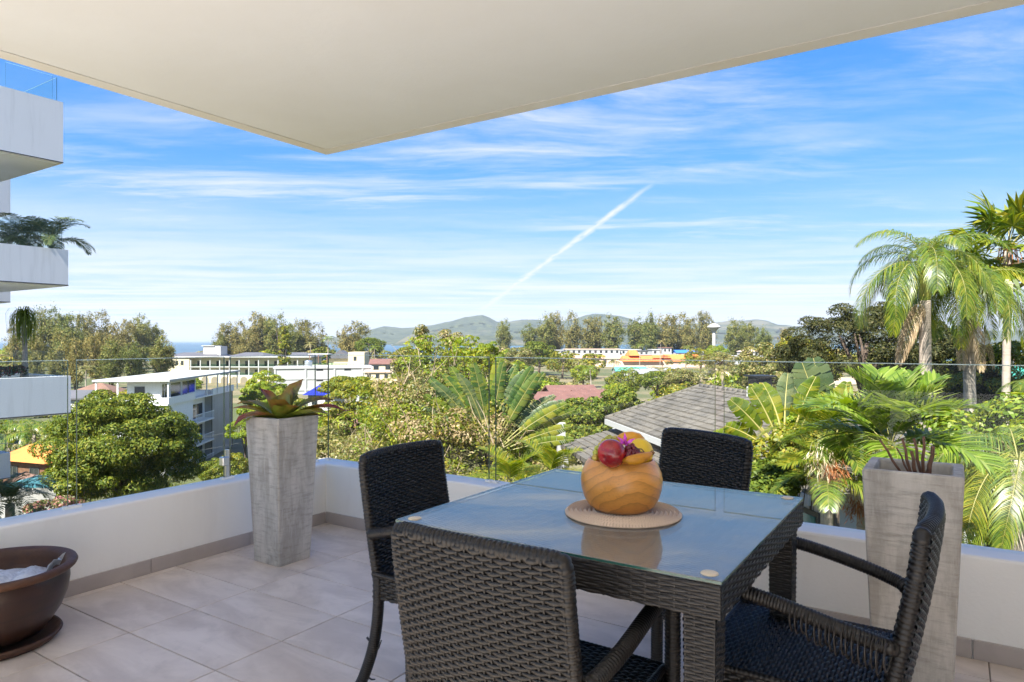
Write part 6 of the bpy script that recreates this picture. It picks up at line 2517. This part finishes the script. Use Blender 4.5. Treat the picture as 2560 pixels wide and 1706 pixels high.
# traveller's palms
PAD = [paddle_mesh(1, 1.25, 2.0, .46, .55, G_trav, .10), paddle_mesh(2, 1.3, 1.9, .44, .85, G_trav, .22), paddle_mesh(3, 1.35, 1.85, .42, .95, G_palmg, .28), paddle_mesh(4, 1.3, 1.9, .46, .8, G_dark, .18)]
c = P(1226, 1140, 23)
fan_plant('travellers_palm', 'large fan-shaped plant with paddle leaves in the middle of the slope', (c.x, c.y, c.z), PAD, [-47, -40, (-34, 1.05), -28, -22, (-17, 1.06), -12, (-8, 1.04), -4, (0, 1.1), 4, (8, 1.06), 12, 16, (21, 1.05), 26, 31, (37, .98), 43, (49, .95), 56, (64, .9), (72, .85)], 3, math.radians(6), 1.0, 'plant', 3.5, .2)
PADB = [paddle_mesh(11, .85, .85, .42, .15, G_palmg, .12, mat('yellow stalk', (.42, .36, .12), .5)), paddle_mesh(12, .85, .85, .38, .5, G_palmy, .2, MATS['yellow stalk']), paddle_mesh(13, .8, .75, .36, .25, G_palmy, .3, MATS['yellow stalk'])]
c = P(1965, 1158, 13)
fan_plant('travellers_palm', 'fan plant with pale yellow stalks in front of the tile roof', (c.x, c.y, c.z), PADB, [-58, (-48, .95), -38, -29, -20, -12, -5, 2, 9, (18, .8), (28, .7)], 5, math.radians(8), 1.02, 'plant', 4, .14)
PADC = [paddle_mesh(21, 1.3, 1.05, .62, .1, G_palmg, .1, MATS['yellow stalk']), paddle_mesh(22, 1.3, 1.0, .55, .35, G_palmy, .15, MATS['yellow stalk'])]
c = P(2085, 1180, 13.5)
fan_plant('banana_plant', 'tall paddle-leaved plant right of the fan plant', (c.x, c.y, c.z), PADC, [-14, -7, (-24, .85), (3, .8)], 6, 0, 1.0, 'plant', 3, .12)

# coconut palms far off
F_co = [frond_mesh(31, 3.6, 60, -50, 16, .9, .10, .2, .7, mat_=G_palm), frond_mesh(32, 3.6, 25, -75, 16, .9, .10, .1, .8, mat_=G_palm)]
F_cod = [frond_mesh(33, 3.6, 60, -50, 16, .9, .10, .2, .7, mat_=G_olive), frond_mesh(34, 3.6, 25, -75, 16, .9, .10, .1, .8, mat_=G_olive)]
coco = [(820, 848, 300, 'slim coconut palm standing alone against the sea'), (776, 862, 290, 'coconut palm above the terrace house canopy'), (936, 872, 300, 'coconut palm before the round dark tree'), (1446, 905, 240, 'coconut palm with pale fronds at the edge of the field'), (1475, 925, 190, 'coconut palm right of the dome shaped tree'),
        (1535, 905, 260, 'coconut palm left of the teal market roof'), (1572, 930, 180, 'broad coconut palm before the market roof'), (1650, 930, 170, 'dark coconut palm before the tin roofs'), (1715, 905, 240, 'coconut palm at the right of the tin roofs'), (1805, 930, 130, 'large coconut palm behind the roof vent'),
        (1600, 865, 420, 'coconut palm rising before the white town block'), (1652, 855, 430, 'tall coconut palm over the orange hall'), (1718, 870, 420, 'coconut palm right of the orange hall'), (1752, 935, 150, 'coconut palm above the tile roof ridge'),
        (85, 1085, 58, 'coconut palm behind the lowest balcony, left one'), (165, 1078, 66, 'coconut palm behind the lowest balcony, right one'), (20, 1088, 60, 'coconut palm at the left edge above the orange roof'), (215, 925, 210, 'coconut palm seen through the first glass gap'), (390, 905, 260, 'coconut palm left of the hotel')]
for i, (px, py, d, lb) in enumerate(coco):
    c = P(px, py, d)
    r = .17 if d > 100 else .14
    palm('coconut_palm', lb, (c.x + RS.uniform(-.8, .8), c.y, g1(c.x, c.y)), c, r * 1.2, r, [F_co, F_cod][i % 2] if d > 100 else F_co, 15, 100 + i, group='coconut palms of the lowland', scale=1.0 if d > 100 else .9)
# date palm crown below the parapet at far left
palm_at('date_palm', 'feathery palm crown low at the left edge, before the courtyard pool', 25, 1260, 24, .16, .14, fronds=[frond_mesh(41, 2.0, 70, -40, 44, .42, .03, .4, .25, mat_=G_palmg), frond_mesh(42, 2.1, 35, -70, 44, .42, .03, .4, .3, mat_=G_palmg)], nf=20, seed=31, scale=.95)

# plants on the neighbour's balconies
c = P(60, 618, 17.5)
F_bal = [frond_mesh(51, 1.25, 85, -20, 34, .30, .02, .3, .3, base=.25, mat_=G_palmg), frond_mesh(52, 1.15, 50, -70, 34, .30, .02, .3, .4, base=.25, mat_=G_palmg)]
palm('balcony_palm', 'feathery palm on the middle balcony of the neighbouring building', (c.x, c.y, 2.8), (c.x, c.y, c.z), .05, .04, F_bal, 15, 61, group='balcony plants')
c = P(128, 622, 17.4)
palm('balcony_palm', 'arching palm at the corner of the middle balcony', (c.x, c.y, 2.8), (c.x, c.y, c.z), .05, .04, F_bal, 13, 62, scale=1.1, group='balcony plants')
c = P(20, 622, 17.5)
palm('balcony_palm', 'low palm at the left end of the middle balcony', (c.x, c.y, 2.8), (c.x, c.y, c.z), .05, .04, F_bal, 11, 63, scale=.85, group='balcony plants')
c = P(60, 800, 17.5)
t = thing('ponytail_palm', 'ponytail palm with drooping strap leaves on the lower balcony', 'palm', (c.x, c.y, -.3), 0, 'balcony plants')
m = smoothmb()
m.tube([(0, 0, 0), (0, 0, .35), (.03, 0, 1.1), (0, 0, c.z + .3)], [.22, .12, .06, .05], 10)
m.build('trunk', M_ptrunk, t)
rs = np.random.RandomState(5)
lm = []
for v in range(3):
    m = MB()
    pts = []
    p = Vector((0, 0, 0))
    for i in range(9):
        e = math.radians(70 - 165 * min(1, i / (3.6 + v * .5)))
        pts.append(p.copy())
        p = p + Vector((math.cos(e), 0, math.sin(e))) * .12
    vs, fs = [], []
    for i, q in enumerate(pts):
        w = .014 * (1 - i / 9.5)
        vs += [q + Vector((0, -w, 0)), q + Vector((0, w, 0))]
    for i in range(8):
        fs.append((2 * i, 2 * i + 1, 2 * i + 3, 2 * i + 2))
    m.add(vs, fs)
    lm.append(m.mesh('leaf', G_dark if v else G_palm))
for k in range(130):
    link('leaf', lm[k % 3], t, loc=(rs.uniform(-.05, .05), rs.uniform(-.05, .05), c.z + .3 + rs.uniform(-.15, .1)), rot=(0, 0, rs.uniform(0, 6.28)), scale=(rs.uniform(.6, 1.1), 1, rs.uniform(1.0, 1.6)))
c = P(30, 925, 16.6)
single_tree('flower_pot_bush', 'low reddish flowering shrub behind the lower balcony glass', 22, 930, 17.3, (.55, .5, .18), 71, 900, 20, .14, .07, .5, leafmat('red green shrub', [(.03, .05, .02), (.07, .09, .03), (.10, .05, .03), (.45, .04, .06)], .3), .02, cat='shrub', group='balcony plants')
for o in bpy.data.objects:
    if o.name.startswith('flower_pot_bush'):
        for ch in o.children:
            if ch.name.startswith('trunk'):
                bpy.data.objects.remove(ch)
                break

# ---------------------------------------------------------------- haze over the whole lowland
def haze():
    m = bpy.data.materials.new('thin haze')
    m.use_nodes = True
    N = NT(m.node_tree)
    N.n.remove(N.n['Principled BSDF'])
    v = N.new('ShaderNodeVolumePrincipled')
    v.inputs['Color'].default_value = (.74, .86, 1.0, 1)
    v.inputs['Density'].default_value = HAZE
    v.inputs['Anisotropy'].default_value = 0.1
    N.l.new(v.outputs[0], N.n['Material Output'].inputs['Volume'])
    MB().bx(-9200, 9200, -200, 9700, -26, 230).build('haze', m, kind='stuff')


HAZE = 7e-5
haze()
